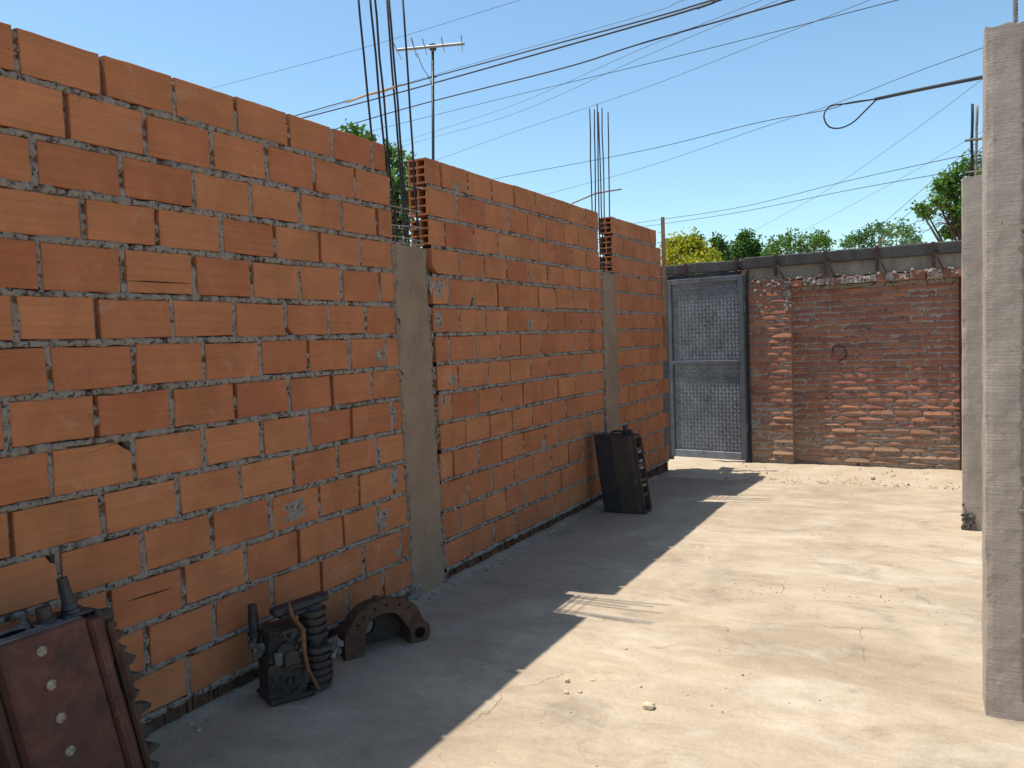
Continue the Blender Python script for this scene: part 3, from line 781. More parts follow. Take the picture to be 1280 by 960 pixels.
beam = MB(); n = 140; vs = []
for i in range(n+1):
    xx = -2.5+7.7*i/n; zt = 2.315+.009*nz((xx*3,0,0))+.005*nz((xx*14,0,4))+U(-.003,.003); zb = 2.190+.008*nz((xx*4,1,0))+.005*nz((xx*17,1,5)); yf = (BW-.025 if xx > .72 else BW+.16)+.006*nz((xx*2,5,0))
    vs += [(xx, yf+.01, zb), (xx, yf, zb+.012), (xx, yf+.001, zt-.012), (xx, yf+.012, zt), (xx, BW+.22, zt), (xx, BW+.22, zb)]
beam.add(vs, [(6*i+k, 6*i+6+k, 6*i+6+(k+1)%6, 6*i+(k+1)%6) for i in range(n) for k in range(6)]+[(0,1,2,3,4,5)])
bo = beam.build('concrete_beam', [BEAMC], None, (1.0, BW, 2.19)); tag(bo, 'long blackened concrete beam capping the gate and the old brick wall', 'beam')
STRAP = m_rust('strap_rust', (.075, .04, .035), (.05, .033, .03), (.10, .045, .035), 18, .85, .2)
for i, (px, lo_) in enumerate(((848,.02),(914,.02),(970,.10),(1033,.13),(1098,.12),(1168,.13))):
    x = ony(px, 322, BW-.04).x; m = MB()
    yo = 0 if x > .72 else .185
    m.box((x-.018, BW-.052+yo, 2.185-lo_), (x+.018, BW-.033+yo, 2.318), 0, .5, None, .003)
    if lo_ > .05:
        m.tube([(x+.02, BW-.05, 2.20), (x+.05, BW-.04, 2.12), (x+.085, BW-.02, 2.04)], .007, 5)
    m.build('rusty_strap', [STRAP], bo)
m = MB(); m.box((-2.5, BW+.172, 2.10), (.755, BW+.215, 2.186)); m.build('lintel', [BEAMC], bo)

for o in (bw, bo): o.rotation_euler.z = math.radians(-4)          # wall and beam turned slightly so the face catches more sun
# ------------------------------------------------------------------ gate
g0 = Vector((.742, BW-.022, 0)); gd = Vector((-.985, .17, 0)).normalized(); gn = Vector((gd.y, -gd.x, 0)); gn = -gn if gn.y > 0 else gn
GM = Matrix((gd, gn, Vector((0,0,1)))).transposed().to_4x4(); GM.translation = g0
GW, GT, GB, GMID = .935, 2.125, .018, 1.14
gate = empty('metal_gate', g0, 'grey steel gate of raised tread plate in a welded frame, closing the yard opening', 'gate')
def gpart(name, boxes, mat, jit=0):
    m = MB()
    for a, b in boxes: m.bbox(a, b, .004, 0, .5, GM)
    return m.build(name, [mat], gate)
gpart('frame_stile', [((.0,-.02,GB), (.062,.032,GT))], FRAMEST)
gpart('frame_stile', [((GW-.045,-.02,GB), (GW,.032,GT))], FRAMEST)
gpart('frame_rail', [((.0625,-.02,GT-.06), (GW-.0455,.030,GT))], FRAMEST)
gpart('frame_rail', [((.0625,-.02,GB), (GW-.0455,.030,GB+.085))], STEEL)
gpart('frame_rail', [((.0625,-.02,GMID-.022), (GW-.0455,.034,GMID+.022))], FRAMEST)
def tread(z0, z1):
    m = MB(); m.box((.063,-.006,z0), (GW-.046,.0,z1), 0, .5, GM)
    pz, px_ = .044, .044; r = 0; z = z0+.03
    while z < z1-.02:
        c = 0; x = .09
        while x < GW-.07:
            s = 1 if (r+c) % 2 else -1; L, W, H = .025, .0085, .0095
            ax = Vector((math.cos(.75*s), 0, math.sin(.75*s))); bx = Vector((-ax.z, 0, ax.x)); p = Vector((x, 0, z))
            v = [p+ax*L+Vector((0,.0005,0)), p+bx*W+Vector((0,.0005,0)), p-ax*L+Vector((0,.0005,0)), p-bx*W+Vector((0,.0005,0)), p+ax*L*.45+Vector((0,H,0)), p-ax*L*.45+Vector((0,H,0))]
            m.add([GM@q for q in v], [(0,1,4),(1,2,5,4),(2,3,5),(3,0,4,5)], 0, .5)
            x += px_; c += 1
        z += pz; r += 1
    m.build('tread_plate', [STEEL], gate)
tread(GB+.086, GMID-.0225); tread(GMID+.0225, GT-.061)
gpart('gate_post', [((GW+.006,-.05,-.05), (GW+.30,.005,2.18))], BLACK_IRON)
gpart('hinge_gap_filler', [((-.034,-.10,-.05), (-.003,-.015,2.18))], BLACK_IRON)  # dark filler added behind the hinge gap to block daylight showing through
gpart('hinge', [((-.018,.0,.35), (-.001,.03,.45))], FRAMEST); gpart('hinge', [((-.018,.0,1.70), (-.001,.03,1.80))], FRAMEST)

# ------------------------------------------------------------------ engine parts along the wall
def disc_stack(mb, a, b, r, n, mi=0, k=.55, seg=20):
    a, b = Vector(a), Vector(b); pts = []; rr = []
    for i in range(n):
        t0, t1 = i/n, (i+k)/n; q = r*U(.86,1.06)
        pts += [a.lerp(b,t0), a.lerp(b,t0+.002), a.lerp(b,t1), a.lerp(b,t1+.002)]; rr += [r*.72, q, q, r*.72]
    mb.tube(pts, rr, seg, mi, smooth=False)

# 1: tall red engine block leaning on the wall
lean = math.atan2(.19, .62)
BM = Matrix.Translation((.355, 1.473, 0)) @ Matrix(((1,0,-.11,0),(0,1,-.14,0),(0,0,1,0),(0,0,0,1)))     # local: x out of the wall, y along it, z up the block
eb = empty('engine_block', (.30, 1.60, 0), 'rusty red engine block standing tilted by the wall, with a column of pale plugs', 'engine part')
HB = .655
m = MB(); ph = BM
m.bbox((-.120,.030,.0), (.0,.315,HB), .010, 0, .5, ph); m.prism([(.03,.012),(.04,-.004),(.31,-.004),(.315,.012)], .12, ph@Matrix(((0,0,1,-.12),(1,0,0,0),(0,1,0,0),(0,0,0,1))))
m.build('casting', [RED_IRON], eb)
m = MB()                                                # chamfered flange along the right of the face
m.prism([(-.15,.3055),(-.008,.3055),(.012,.312),(.010,.338),(-.03,.375),(-.13,.395),(-.15,.39)], HB-.02, ph@Matrix.Translation((0,.010,.005)))
m.bbox((-.005,.332,-.03), (.014,.350,HB-.03), .004, 0, .5, ph)
m.build('flange', [RED_IRON], eb)
m = MB(); m.bbox((-.118,.388,.0), (-.012,.412,HB-.05), .008, 0, .5, ph); m.bbox((-.05,.395,.33), (-.005,.418,.50), .006, 0, .5, ph); m.build('rear_flange', [BROWN_IRON], eb)
m = MB(); m.bbox((-.155,.0,.02), (-.05,.0295,HB-.03), .008, 0, .5, ph); m.build('side_flange', [BROWN_IRON], eb)
for zz in (.597, .488, .379, .270, .161, .055):
    yy = .148
    m = MB(); m.tube([ph@Vector((-.004,yy,zz)), ph@Vector((.004,yy,zz)), ph@Vector((.0065,yy,zz))], [.0165,.0160,.012], 16, smooth=False); m.build('core_plug', [PLUG], eb)
for zz, L, ww in ((.585,.035,.022),(.545,.050,.026),(.500,.040,.016),(.455,.070,.034),(.395,.075,.030),(.335,.045,.020),(.275,.085,.042),(.20,.055,.045),(.13,.075,.032),(.06,.05,.035)):
    m = MB(); ww *= .7; L *= .85; tip = U(-.35,.35)*ww
    m.prism([(0,-ww*.9),(L*U(.35,.6),-ww*U(.6,.95)),(L*.92,tip-ww*U(.15,.3)),(L,tip+ww*U(.0,.25)),(L*U(.5,.75),ww*U(.4,.8)),(0,ww)], U(.03,.05), ph@Matrix.Translation((-.08+U(-.01,.02),.410,zz))@Matrix.Rotation(math.pi/2,4,'Y')@Matrix.Rotation(math.pi/2,4,'Z'))
    for i in range(3): lump(m, ph@Vector((-.06+U(-.04,.02), .395+U(0,L*.8), zz+U(-ww,ww)*.5)), U(.006,.013), 0, .5, 1)
    m.build('toothed_lug', [DBROWN], eb)
m = MB(); m.bbox((.006,.345,.365), (.014,.380,.475), .004, 0, .5, ph@Matrix.Translation((-.030,.008,0))); m.build('side_port', [DARKHOLE], eb)
PT = ph@Matrix.Translation((0,.055,0))
m = MB()
for a, b, r1, r2 in (((-.06,.25,HB-.005),(-.06,.25,HB+.020),.036,.034),((-.06,.25,HB+.020),(-.06,.252,HB+.040),.027,.024),((-.06,.252,HB+.040),(-.058,.250,HB+.100),.022,.016),((-.058,.250,HB+.100),(-.058,.250,HB+.125),.017,.017)):
    m.tube([PT@Vector(a), PT@Vector(b)], [r1, r2], 12, smooth=False)
m.bbox((-.105,.205,HB), (-.02,.300,HB+.012), .003, 0, .5, PT)
m.build('threaded_stud', [BLACK_IRON], eb)
m = MB(); m.cyl(PT@Vector((-.07,.17,HB-.002)), PT@Vector((-.07,.172,HB+.050)), .024, 12); m.cyl(PT@Vector((-.07,.17,HB)), PT@Vector((-.07,.17,HB+.012)), .033, 12); m.build('pipe_stub', [DBROWN], eb)
m = MB(); m.tube([PT@Vector((-.05,.115,HB-.002)), PT@Vector((-.05,.110,HB+.04)), PT@Vector((-.048,.106,HB+.065))], .005, 6); m.build('thin_stud', [BLACK_IRON], eb)
m = MB(); m.cyl(ph@Vector((-.06,.345,HB-.035)), ph@Vector((-.06,.425,HB-.04)), .027, 14); m.cyl(ph@Vector((-.06,.425,HB-.04)), ph@Vector((-.06,.435,HB-.04)), .021, 14); m.bbox((-.10,.36,HB-.075), (-.02,.385,HB+.0), .005, 0, .5, ph); m.build('side_spigot', [DBROWN], eb)
m = MB(); pl = [(.026*math.cos(t*math.pi/8)*1.9, .017*math.sin(t*math.pi/8)) for t in range(16)]
m.prism(pl, .003, ph@Matrix.Translation((-.06,.105,HB+.002))@Matrix.Rotation(math.pi/2,4,'Z')); m.build('top_port', [DARKHOLE], eb)
m = MB(); m.bbox((-.117,.033,HB+.0005), (-.003,.30,HB+.003), .001, 0, .5, ph); m.build('gasket_face', [SCALE], eb)
m = MB()                                                # worn pale arris and bolt heads
for i in range(26):
    zz = U(.02, HB-.03); lump(m, ph@Vector((.002+U(-.004,.002), .330+U(-.006,.006), zz)), U(.003,.008), 0, .5, 1.1)
m.tube([ph@Vector((.004,.331,.02)), ph@Vector((.005,.331,.3)), ph@Vector((.004,.331,HB-.03))], .0045, 5); m.build('scaled_edge', [ORUST], eb)
# 2: oily gearbox / injector lump
gx = empty('gearbox_housing', (.24, 2.74, 0), 'small black oily machine part with a stack of fins and a rusty strap', 'engine part')
GX = Matrix.Translation((.215, 2.66, 0)) @ Matrix.Rotation(math.radians(-28), 4, 'Z')  # local x ~ toward viewer, y along the wall
m = MB()
poly = [(-.10,-.095),(-.02,-.115),(.055,-.105),(.085,-.05),(.085,.03),(.06,.06),(-.10,.06)]
m.prism(poly, .19, GX@Matrix.Translation((0,0,.012)))
m.prism([(a*.86, b*.86) for a, b in poly], .10, GX@Matrix.Translation((0,0,.202)))
m.bbox((-.10,-.11,.0), (.09,.09,.022), .006, 0, .5, GX)
m.build('housing', [OILY], gx)
m = MB()
for (c, r, d) in (((.08,-.03,.225),.035,.03),((.075,.02,.09),.045,.02),((.06,-.075,.15),.03,.04)):
    a = GX@Vector(c); b = GX@(Vector(c)+Vector((d,-d*.3,0))); m.cyl(a, b, r, 14)
for i in range(48):
    p = GX@Vector((U(.05,.095), U(-.10,.04), U(.03,.29))); lump(m, p, U(.005,.014), 0, .5, .9)
m.build('boss_lugs', [OILY], gx)
m = MB(); m.bbox((.088,-.05,.165), (.125,.01,.222), .006, 0, .5, GX); m.build('square_block', [DBROWN], gx)
m = MB(); m.bbox((.080,-.085,.170), (.108,-.052,.225), .005, 0, .5, GX); m.build('grey_fitting', [SCALE], gx)
m = MB(); disc_stack(m, GX@Vector((-.01,.125,.225)), GX@Vector((-.012,.125,.36)), .062, 4); m.build('upper_fins', [OILY], gx)
m = MB(); disc_stack(m, GX@Vector((.01,.130,.012)), GX@Vector((.01,.130,.205)), .070, 6); m.build('lower_fins', [DBROWN], gx)
m = MB(); m.cyl(GX@Vector((-.005,.128,.005)), GX@Vector((-.01,.126,.37)), .04, 12); m.build('core_shaft', [BLACK_IRON], gx)
m = MB(); R_ = GX@Matrix.Translation((-.01,.06,.375))@Matrix.Rotation(math.radians(7),4,'X')
m.bbox((-.035,-.115,-.014), (.035,.135,.016), .006, 0, .5, R_); m.bbox((-.03,-.09,-.036), (.03,.03,-.0145), .004, 0, .5, R_); m.build('top_bar', [BLACK_IRON], gx)
m = MB(); m.tube([GX@Vector(p) for p in ((.040,.005,.415),(.055,.012,.35),(.075,.050,.29),(.085,.045,.20),(.10,.055,.12),(.115,.085,.05),(.115,.09,.03))], [.005,.009,.012,.011,.009,.007,.009], 6); m.build('rusty_strap', [ORUST], gx)
m = MB(); m.cyl(GX@Vector((-.055,-.115,.20)), GX@Vector((-.065,-.118,.36)), .022, 12); m.cyl(GX@Vector((-.065,-.118,.36)), GX@Vector((-.066,-.118,.40)), .019, 12); m.cyl(GX@Vector((-.06,-.116,.27)), GX@Vector((-.061,-.116,.285)), .03, 12); m.build('pipe_stub', [BLACK_IRON], gx)
for (cx_, cy_, cz_, n_) in ((.045,.195,.175,22),(-.02,-.12,.24,14)):
    m = MB()
    for i in range(n_): lump(m, GX@Vector((cx_+U(-.025,.03), cy_+U(-.018,.026), cz_+U(-.035,.028))), U(.006,.013), 0, .5, 1)
    m.build('scaly_fitting', [SCALE], gx)


# 3: arched bell housing
ah = empty('bell_housing', (.30, 3.27, 0), 'rusty brown arched casting with a round hole in its right foot', 'engine part')
pA, pB = onz(444, 822), onz(523, 802)
ad = (pB-pA); ad.z = 0; AW = ad.length; ad.normalize(); an = Vector((ad.y, -ad.x, 0)); an = an if an.x > 0 else -an
AM = Matrix((ad, Vector((0,0,1)), an)).transposed().to_4x4(); AM.translation = (pA+pB)/2
hw = AW/2
def arcpts(cx, cz, rx, rz, a0, a1, n): return [(cx+rx*math.cos(math.radians(a0+(a1-a0)*i/n)), cz+rz*math.sin(math.radians(a0+(a1-a0)*i/n))) for i in range(n+1)]
top = .255
outer = [(-hw-.055,0),(-hw-.05,.12)]+arcpts(-.005,.125,hw+.02,top-.125,165,25,14)+[(hw+.03,.105),(hw+.062,.085),(hw+.060,.02),(hw+.03,-.005)]
inner = [(hw-.045,0),(hw-.045,.075),(hw-.075,.115)]+arcpts(-.012,.110,hw-.070,.078,35,180,10)+[(-hw+.04,0)]
def arch_plate(d0, d1, mat, name, outl, inl):
    m = MB(); n = len(outl); k = len(inl)
    # triangulated ring between outline (left->right) and opening (right->left) by matching parameters
    N = 36
    def samp(pl, t):
        L = [0]
        for i in range(1, len(pl)): L.append(L[-1]+math.hypot(pl[i][0]-pl[i-1][0], pl[i][1]-pl[i-1][1]))
        s = t*L[-1]
        for i in range(1, len(pl)):
            if s <= L[i]+1e-9:
                u = (s-L[i-1])/max(1e-9, L[i]-L[i-1]); return (pl[i-1][0]+(pl[i][0]-pl[i-1][0])*u, pl[i-1][1]+(pl[i][1]-pl[i-1][1])*u)
        return pl[-1]
    ir = inl[::-1]; vs = []
    for i in range(N+1):
        o_, q_ = samp(outl, i/N), samp(ir, i/N)
        for (p, d) in ((o_, d1), (q_, d1), (q_, d0), (o_, d0)): vs.append(AM@Vector((p[0], p[1], d)))
    fs = [(4*i+q, 4*i+4+q, 4*i+4+(q+1)%4, 4*i+(q+1)%4) for i in range(N) for q in range(4)]+[(0,1,2,3), (4*N+3,4*N+2,4*N+1,4*N)]
    m.add(vs, fs); return m
m = arch_plate(-.02, .012, None, '', outer, inner); 
m.build('front_flange', [BROWN_IRON], ah)
sc_ = lambda pl, s, dz=0: [(x*s, z*s+dz) for x, z in pl]
m = arch_plate(-.115, -.0205, None, '', [(-hw-.042,0),(-hw-.038,.11)]+arcpts(-.005,.12,hw+.005,top-.14,165,20,14)+[(hw+.022,.06),(hw+.02,0)], inner)
m.build('shell', [BROWN_IRON], ah)
m = MB(); c0 = AM@Vector((-.065,.105,-.114)); m.ring(c0, an, .062, .047, .02, 24); m.build('inner_ring', [DBROWN], ah)
m = MB(); m.prism([(-hw-.02,.0),(hw,.0),(hw,.12),(.0,.20),(-hw-.02,.14)], .012, AM@Matrix.Translation((0,0,-.135))); m.build('back_plate', [DBROWN], ah)
m = MB(); pc = AM@Vector((-.065,.100,-.122)); m.tube([pc, pc+an*.003], [.046,.046], 20, smooth=False); m.build('pale_hole_disc', [GALV], ah)  # pale disc set in for the lighter inside of the round hole
m = MB(); hc = AM@Vector((hw+.004,.050,.0125)); m.tube([hc, hc+an*.0015], [.028,.028], 20, smooth=False); m.build('foot_hole', [DARKHOLE], ah)
m = MB(); m.ring(hc, an, .033, .0285, .004, 22); m.build('hole_rim', [BROWN_IRON], ah)
m = MB()
for i, th in enumerate((160, 138, 112, 88, 62, 40)):
    p = AM@Vector((-.005+(hw-.012)*math.cos(math.radians(th)), .118+(top-.148)*math.sin(math.radians(th)), .0125)); m = MB(); m.tube([p, p+an*.0012], [.006,.006], 10, smooth=False); m.build('bolt_hole', [DARKHOLE], ah)

m = MB()
for (th, r) in ((100,.012),(135,.010),(150,.009)):
    p = AM@Vector((-.005+(hw+.02)*math.cos(math.radians(th)), .125+(top-.125)*math.sin(math.radians(th)), -.03)); m = MB(); lump(m, p, r*1.3, 0, .5, 1.0); m.build('cast_lug', [BROWN_IRON], ah)

# 4: tall dark sump standing by the far column
cr = empty('engine_sump', (.34, 6.64, 0), 'tall dark box-like engine casting propped upright beside the far column', 'engine part')
KM = Matrix.Translation((.165, 6.555, -.004)) @ Matrix(((1,0,-.135,0),(0,1,.03,0),(0,0,1,0),(0,0,0,1)))
m = MB(); m.bbox((-.0,0,0), (.155,.19,.655), .012, 0, .5, KM); m.build('black_side', [BLACK_IRON], cr)
m = MB(); m.prism([(.1555,-.003),(.31,.0),(.352,.010),(.352,.026),(.318,.03),(.318,.165),(.352,.169),(.352,.19),(.1555,.19)], .650, KM@Matrix.Translation((0,0,.004)) ); m.build('brown_side', [DBROWN], cr)
m = MB(); m.bbox((.352,.004,.0), (.368,.024,.655), .003, 0, .5, KM); m.bbox((.352,.166,.02), (.368,.186,.63), .003, 0, .5, KM)
m.bbox((.352,.0245,.0), (.366,.1655,.03), .003, 0, .5, KM); m.bbox((.352,.0245,.63), (.366,.1655,.655), .003, 0, .5, KM); m.build('open_flange', [BROWN_IRON], cr)
m = MB()
for zz in (.14,.26,.39,.52): m.bbox((.30,.026,zz), (.360,.165,zz+.03), .004, 0, .5, KM)
m.bbox((.30,.030,.03), (.318,.162,.63), .003, 0, .5, KM); m.build('bearing_webs', [DBROWN], cr)
m = MB()
for zz in (.225,.37,.43,.505): m = MB(); m.bbox((.352,.06,zz), (.366,.13,zz+.018), .003, 0, .5, KM); m.build('bearing_cap', [GALV], cr)
m = MB()
a = [KM@Vector(p) for p in ((.135,.09,.655),(.145,.09,.678),(.19,.085,.688),(.235,.08,.684),(.27,.08,.665))]
m.tube(a, .010, 8); m.cyl(KM@Vector((.27,.08,.656)), KM@Vector((.272,.08,.735)), .022, 12); m.bbox((.16,.05,.655), (.33,.12,.668), .003, 0, .5, KM); m.bbox((.285,.055,.668), (.325,.11,.70), .004, 0, .5, KM)
m.build('top_fittings', [BLACK_IRON], cr)
m = MB(); m.bbox((.02,.01,.655), (.35,.17,.6585), .001, 0, .5, KM); m.build('gasket_face', [DBROWN], cr)

# ------------------------------------------------------------------ antenna behind the wall
ax_ = -2.2
tp, bt = onx(541,60,ax_), onx(541.5,205,ax_)
ant = empty('tv_antenna', (bt.x, bt.y, 0), 'television antenna on a thin dark mast behind the brick wall', 'antenna')
m = MB(); m.tube([(bt.x, bt.y, -.13), bt, tp+Vector((0,0,.02))], .016, 8); m.build('mast', [BLACK_IRON], ant)
dt = CAM.y; dist = (tp-CAM).dot(fw)
l, r = far(496,62.5,dist*1.02), far(580,54.5,dist*.97)
m = MB(); m.tube([l, r], .016, 6, smooth=False); m.build('boom', [ALU], ant)
bd = (r-l).normalized()
for t, top_, bot_, s in ((.0,(492,48),(504,73),.006),(.27,(516.5,48),(523,72),.008),(.43,(529.5,48),(535,68),.006),(.70,(552.5,47),(556.5,66),.006),(.97,(577,45),(578.5,64),.006)):
    c = l.lerp(r, t); d2 = (c-CAM).dot(fw); e1 = far(*top_, d2*.93); e2 = far(*bot_, d2*1.07)
    m = MB(); m.tube([c-(e2-e1)*.5, c+(e2-e1)*.5], s, 5); m.build('antenna_rod', [ALU], ant)
m = MB(); m.tube([far(521,66,dist), far(528,84,dist), far(537,98,dist), far(541,110,dist)], .004, 5); m.build('lead_wire', [GREYWIRE], ant)
m = MB(); c = far(541,59,dist); m.bbox(c-Vector((.03,.03,.035)), c+Vector((.03,.03,.035)), .006); m.build('clamp', [BLACK_IRON], ant)
m = MB(); m.tube([far(535,97,dist), far(546,96,dist)], .008, 5); m.build('standoff', [BLACK_IRON], ant)

# ------------------------------------------------------------------ overhead wires
def wire(name, pts, r, mat, label, cat='wire', extend=(1.0,1.0), rad_n=5):
    """pts: (px, py, distance) along the cable; smoothed and carried on past the ends"""
    P = [far(a, b, c) for a, b, c in pts]
    if extend[0]: P.insert(0, P[0]-(P[1]-P[0]).normalized()*extend[0])
    if extend[1]: P.append(P[-1]+(P[-1]-P[-2]).normalized()*extend[1])
    Q = []
    for i in range(len(P)-1):
        p0, p1, p2, p3 = P[max(i-1,0)], P[i], P[i+1], P[min(i+2,len(P)-1)]
        for k in range(10):
            t = k/10; Q.append(.5*((2*p1)+(p2-p0)*t+(2*p0-5*p1+4*p2-p3)*t*t+(3*p1-p0-3*p2+p3)*t**3))
    Q.append(P[-1]); m = MB(); m.tube(Q, r, rad_n)
    o = m.build(name, [mat], None, P[0]); return tag(o, label, cat, 'overhead wires across the sky')
wire('overhead_wire', [(255,113,26),(450,61,21),(660,-3,17)], .006, GREYWIRE, 'topmost thin wire, crossing high at the left above the rebar', extend=(14,8))
wire('overhead_cable', [(340,153,30),(520,102,24),(800,26.5,17),(905,-4,15)], .018, CABLE, 'upper strand of the thick black double cable passing behind the antenna mast', 'cable', (14,8))
wire('overhead_cable', [(340,158,30.5),(520,110,24.5),(800,31,17.3),(890,3.5,15.2),(905,-2,15)], .022, CABLE, 'lower strand of the thick black double cable passing behind the antenna mast', 'cable', (14,8))
wire('overhead_wire', [(370,149,31),(525,99,25),(800,20,18),(860,-2,16)], .006, GREYWIRE, 'thin grey wire running just above the thick double cable', extend=(14,8))
wire('overhead_cable', [(400,167,30),(520,132,25),(701,86,20),(800,55,17.5),(995,-1,14)], .018, CABLE, 'single thick black cable crossing below the double one and leaving at the top edge', 'cable', (14,8))
wire('overhead_wire', [(430,172,32),(620,125,25),(800,82,19),(960,42,16),(1130,-2,13)], .008, CABLE, 'thin black wire below the single thick cable, sagging to the upper right', extend=(14,8))
wire('overhead_wire', [(500,178,34),(640,132,27),(800,62,20),(965,-5,16)], .006, GREYWIRE, 'faint wire fanning up steeply past the antenna, the left one of two', extend=(14,8))
wire('overhead_wire', [(505,182,34),(640,143,27),(800,73,20),(985,-5,16)], .006, GREYWIRE, 'faint wire fanning up steeply past the antenna, the right one of two', extend=(14,8))
wire('overhead_wire', [(540,202,30),(640,166,26),(800,112,21),(960,50,17),(1095,-3,14)], .006, GREYWIRE, 'thin grey wire rising from beside the antenna mast over the far rebar bundle', extend=(14,8))
wire('overhead_wire', [(610,225,28),(800,189,22),(940,155,18),(1030,138,15),(1060,128.5,13.8),(1096,123.5,13)], .008, CABLE, 'black wire running from the middle wall panel up to the looped cable', extend=(14,0))
wire('overhead_wire', [(675,245,30),(800,211,24),(960,157,18),(1040,131,15.5),(1140,92,13),(1250,52,11)], .006, GREYWIRE, 'thin grey wire rising behind the far rebar and passing above the looped cable', extend=(14,8))
wire('overhead_cable', [(1094,124,13),(1150,112,12),(1230,96,10.8),(1290,84,10)], .026, CABLE, 'thick black cable end reaching in from the right column', 'cable', (0,6), 7)
wire('looped_cable', [(1096,123.5,13),(1062,129,13),(1038,133,13),(1030,145,13),(1036,158,13),(1050,160,13),(1066,153,13),(1082,138,13),(1096,124,13)], .012, CABLE, 'black cable slack tied in a hanging loop in the open sky', 'cable', (0,0))
wire('overhead_wire', [(780,281,40),(920,260,34),(1060,226,28),(1210,193,22)], .010, CABLE, 'dark wire low over the gate, the upper of two running to the far column', extend=(14,6))
wire('overhead_wire', [(800,284,40),(920,266,34),(1060,238,28),(1200,213,22)], .010, CABLE, 'dark wire low over the gate, the lower of two running to the far column', extend=(14,6))
wire('overhead_wire', [(930,295,42),(1030,240,32),(1130,172,24),(1240,90,18)], .006, GREYWIRE, 'faint slanting wire climbing from the trees to the looped cable', extend=(6,6))
wire('overhead_wire', [(1010,285,40),(1110,232,32),(1230,163,24)], .006, GREYWIRE, 'faintest slanting wire climbing from the trees toward the far column', extend=(6,6))
wire('overhead_wire', [(1080,300,34),(1140,248,30),(1200,196,24),(1240,160,20)], .009, GREYWIRE, 'left one of two steep wires meeting at the top of the far column', extend=(6,4))
wire('overhead_wire', [(1092,302,34),(1150,255,30),(1206,205,24),(1244,168,20)], .010, CABLE, 'right one of two steep wires meeting at the top of the far column', extend=(6,4))

# ------------------------------------------------------------------ trees
def tree(name, label, px, py, dist, rw, rh, lm, n, leaf, lumps, seed, trunk=.14, twigs=0, gappy=0.0, cloud=None):
    """crown centred on a sight line at a real distance; leaf-sized faces on sprays spread through lumpy volumes"""
    rs = random.Random(seed); ur = rs.uniform
    c = far(px, py, dist); s = dist/F
    root = empty(name, (c.x, c.y, -.13), label, 'tree', 'trees beyond the walls')
    W, Hh = rw*s, rh*s
    blobs = cloud_pts = []
    if cloud: blobs = [(far(a, b, dist+ur(-.4,.4)*W), q*s) for a, b, q in cloud]
    else: blobs = [(c+rt*ur(-.75,.75)*W+Vector((0,ur(-.6,.6)*W,0))+Vector((0,0,ur(-.8,.75)*Hh)), ur(.28,.5)*min(W,Hh)) for _ in range(lumps)]
    m = MB()
    per = n//len(blobs)
    for bc, br in blobs:
        tone = ur(-.22,.22)
        for _ in range(int(per/6)):
            d = Vector((rs.gauss(0,1), rs.gauss(0,1), rs.gauss(0,1))).normalized()
            q = bc+d*br*(rs.random()**.5)*ur(.75,1.12)*(1.55 if rs.random() < .16 else 1)
            if nz(q*(2.2/max(.2, br))) < -.22+gappy: continue
            ax = Vector((rs.gauss(0,1), rs.gauss(0,1), rs.gauss(0,.7))).normalized()
            for k in range(6):
                o_ = q+ax*leaf*(k-2.5)*.55+Vector((rs.gauss(0,1), rs.gauss(0,1), rs.gauss(0,1)))*leaf*.45
                t = Vector((rs.gauss(0,1), rs.gauss(0,1), rs.gauss(0,.8)-.3)).normalized(); b_ = t.orthogonal().normalized()
                b_ = Matrix.Rotation(ur(0,6.28), 3, t)@b_; L = leaf*ur(.7,1.25); w = L*.36
                m.add([o_, o_+t*L*.5+b_*w, o_+t*L, o_+t*L*.5-b_*w], [(0,1,2,3)], 0, min(1, max(0, .5+tone+ur(-.28,.28))))
    m.build('crown', [lm], root)
    m = MB(); base = Vector((c.x, c.y, -.13)); k1 = base.lerp(c, .55)+Vector((ur(-.1,.1), ur(-.1,.1), 0))
    m.tube([base, k1, c], [trunk, trunk*.75, trunk*.4], 8)
    for bc, br in blobs: m.tube([k1, k1.lerp(bc,.5)+Vector((ur(-.1,.1)*W, ur(-.1,.1)*W, .12*Hh)), bc], [trunk*.4, trunk*.2, trunk*.06], 5)
    m.build('trunk', [BARK], root)
    if twigs:
        m = MB()
        for i in range(twigs):
            p = far(ur(1190,1212), ur(268,300), dist); q = far(1140+ur(0,55), ur(262,300), dist+ur(-.5,.5)); mid = p.lerp(q,.5)+Vector((0,0,ur(.0,.25)))
            m.tube([p, mid, q], [.012,.008,.003], 4)
            for k in range(3):
                e = p.lerp(q, ur(.4,.95))+Vector((0,0,.1)); m.tube([e, e+Vector((ur(-.3,.0), ur(-.2,.2), ur(-.25,.3)))], [.005,.002], 4)
        m.build('bare_twigs', [BARK], root)
    return root
LY = m_leaf('yellow_green_leaves', [(.12,.16,.012), (.28,.30,.015), (.46,.43,.02), (.52,.47,.03)])
LD = m_leaf('deep_green_leaves', [(.02,.055,.014), (.045,.11,.018), (.085,.18,.025), (.14,.25,.04)])
LG = m_leaf('fresh_green_leaves', [(.035,.085,.02), (.08,.17,.028), (.14,.25,.04), (.22,.32,.07)])
LB = m_leaf('blue_green_leaves', [(.05,.11,.05), (.09,.18,.07), (.14,.24,.09), (.20,.29,.12)])
tree('yellow_tree', 'bright yellow-green tree behind the gate beam, beside the wooden batten', 855, 322, 26, 45, 32, LY, 7800, .10, 0, 5, cloud=[(838,322,16),(850,308,15),(862,306,13),(875,314,15),(888,322,12),(848,330,18),(866,330,18),(884,334,14),(836,308,10)])
tree('dark_tree', 'dark green bushy tree right of the yellow-green one', 897, 312, 30, 16, 24, LD, 3000, .11, 0, 6, cloud=[(895,302,8),(900,308,9),(893,318,9),(906,322,9),(899,330,12),(872,300,5)])
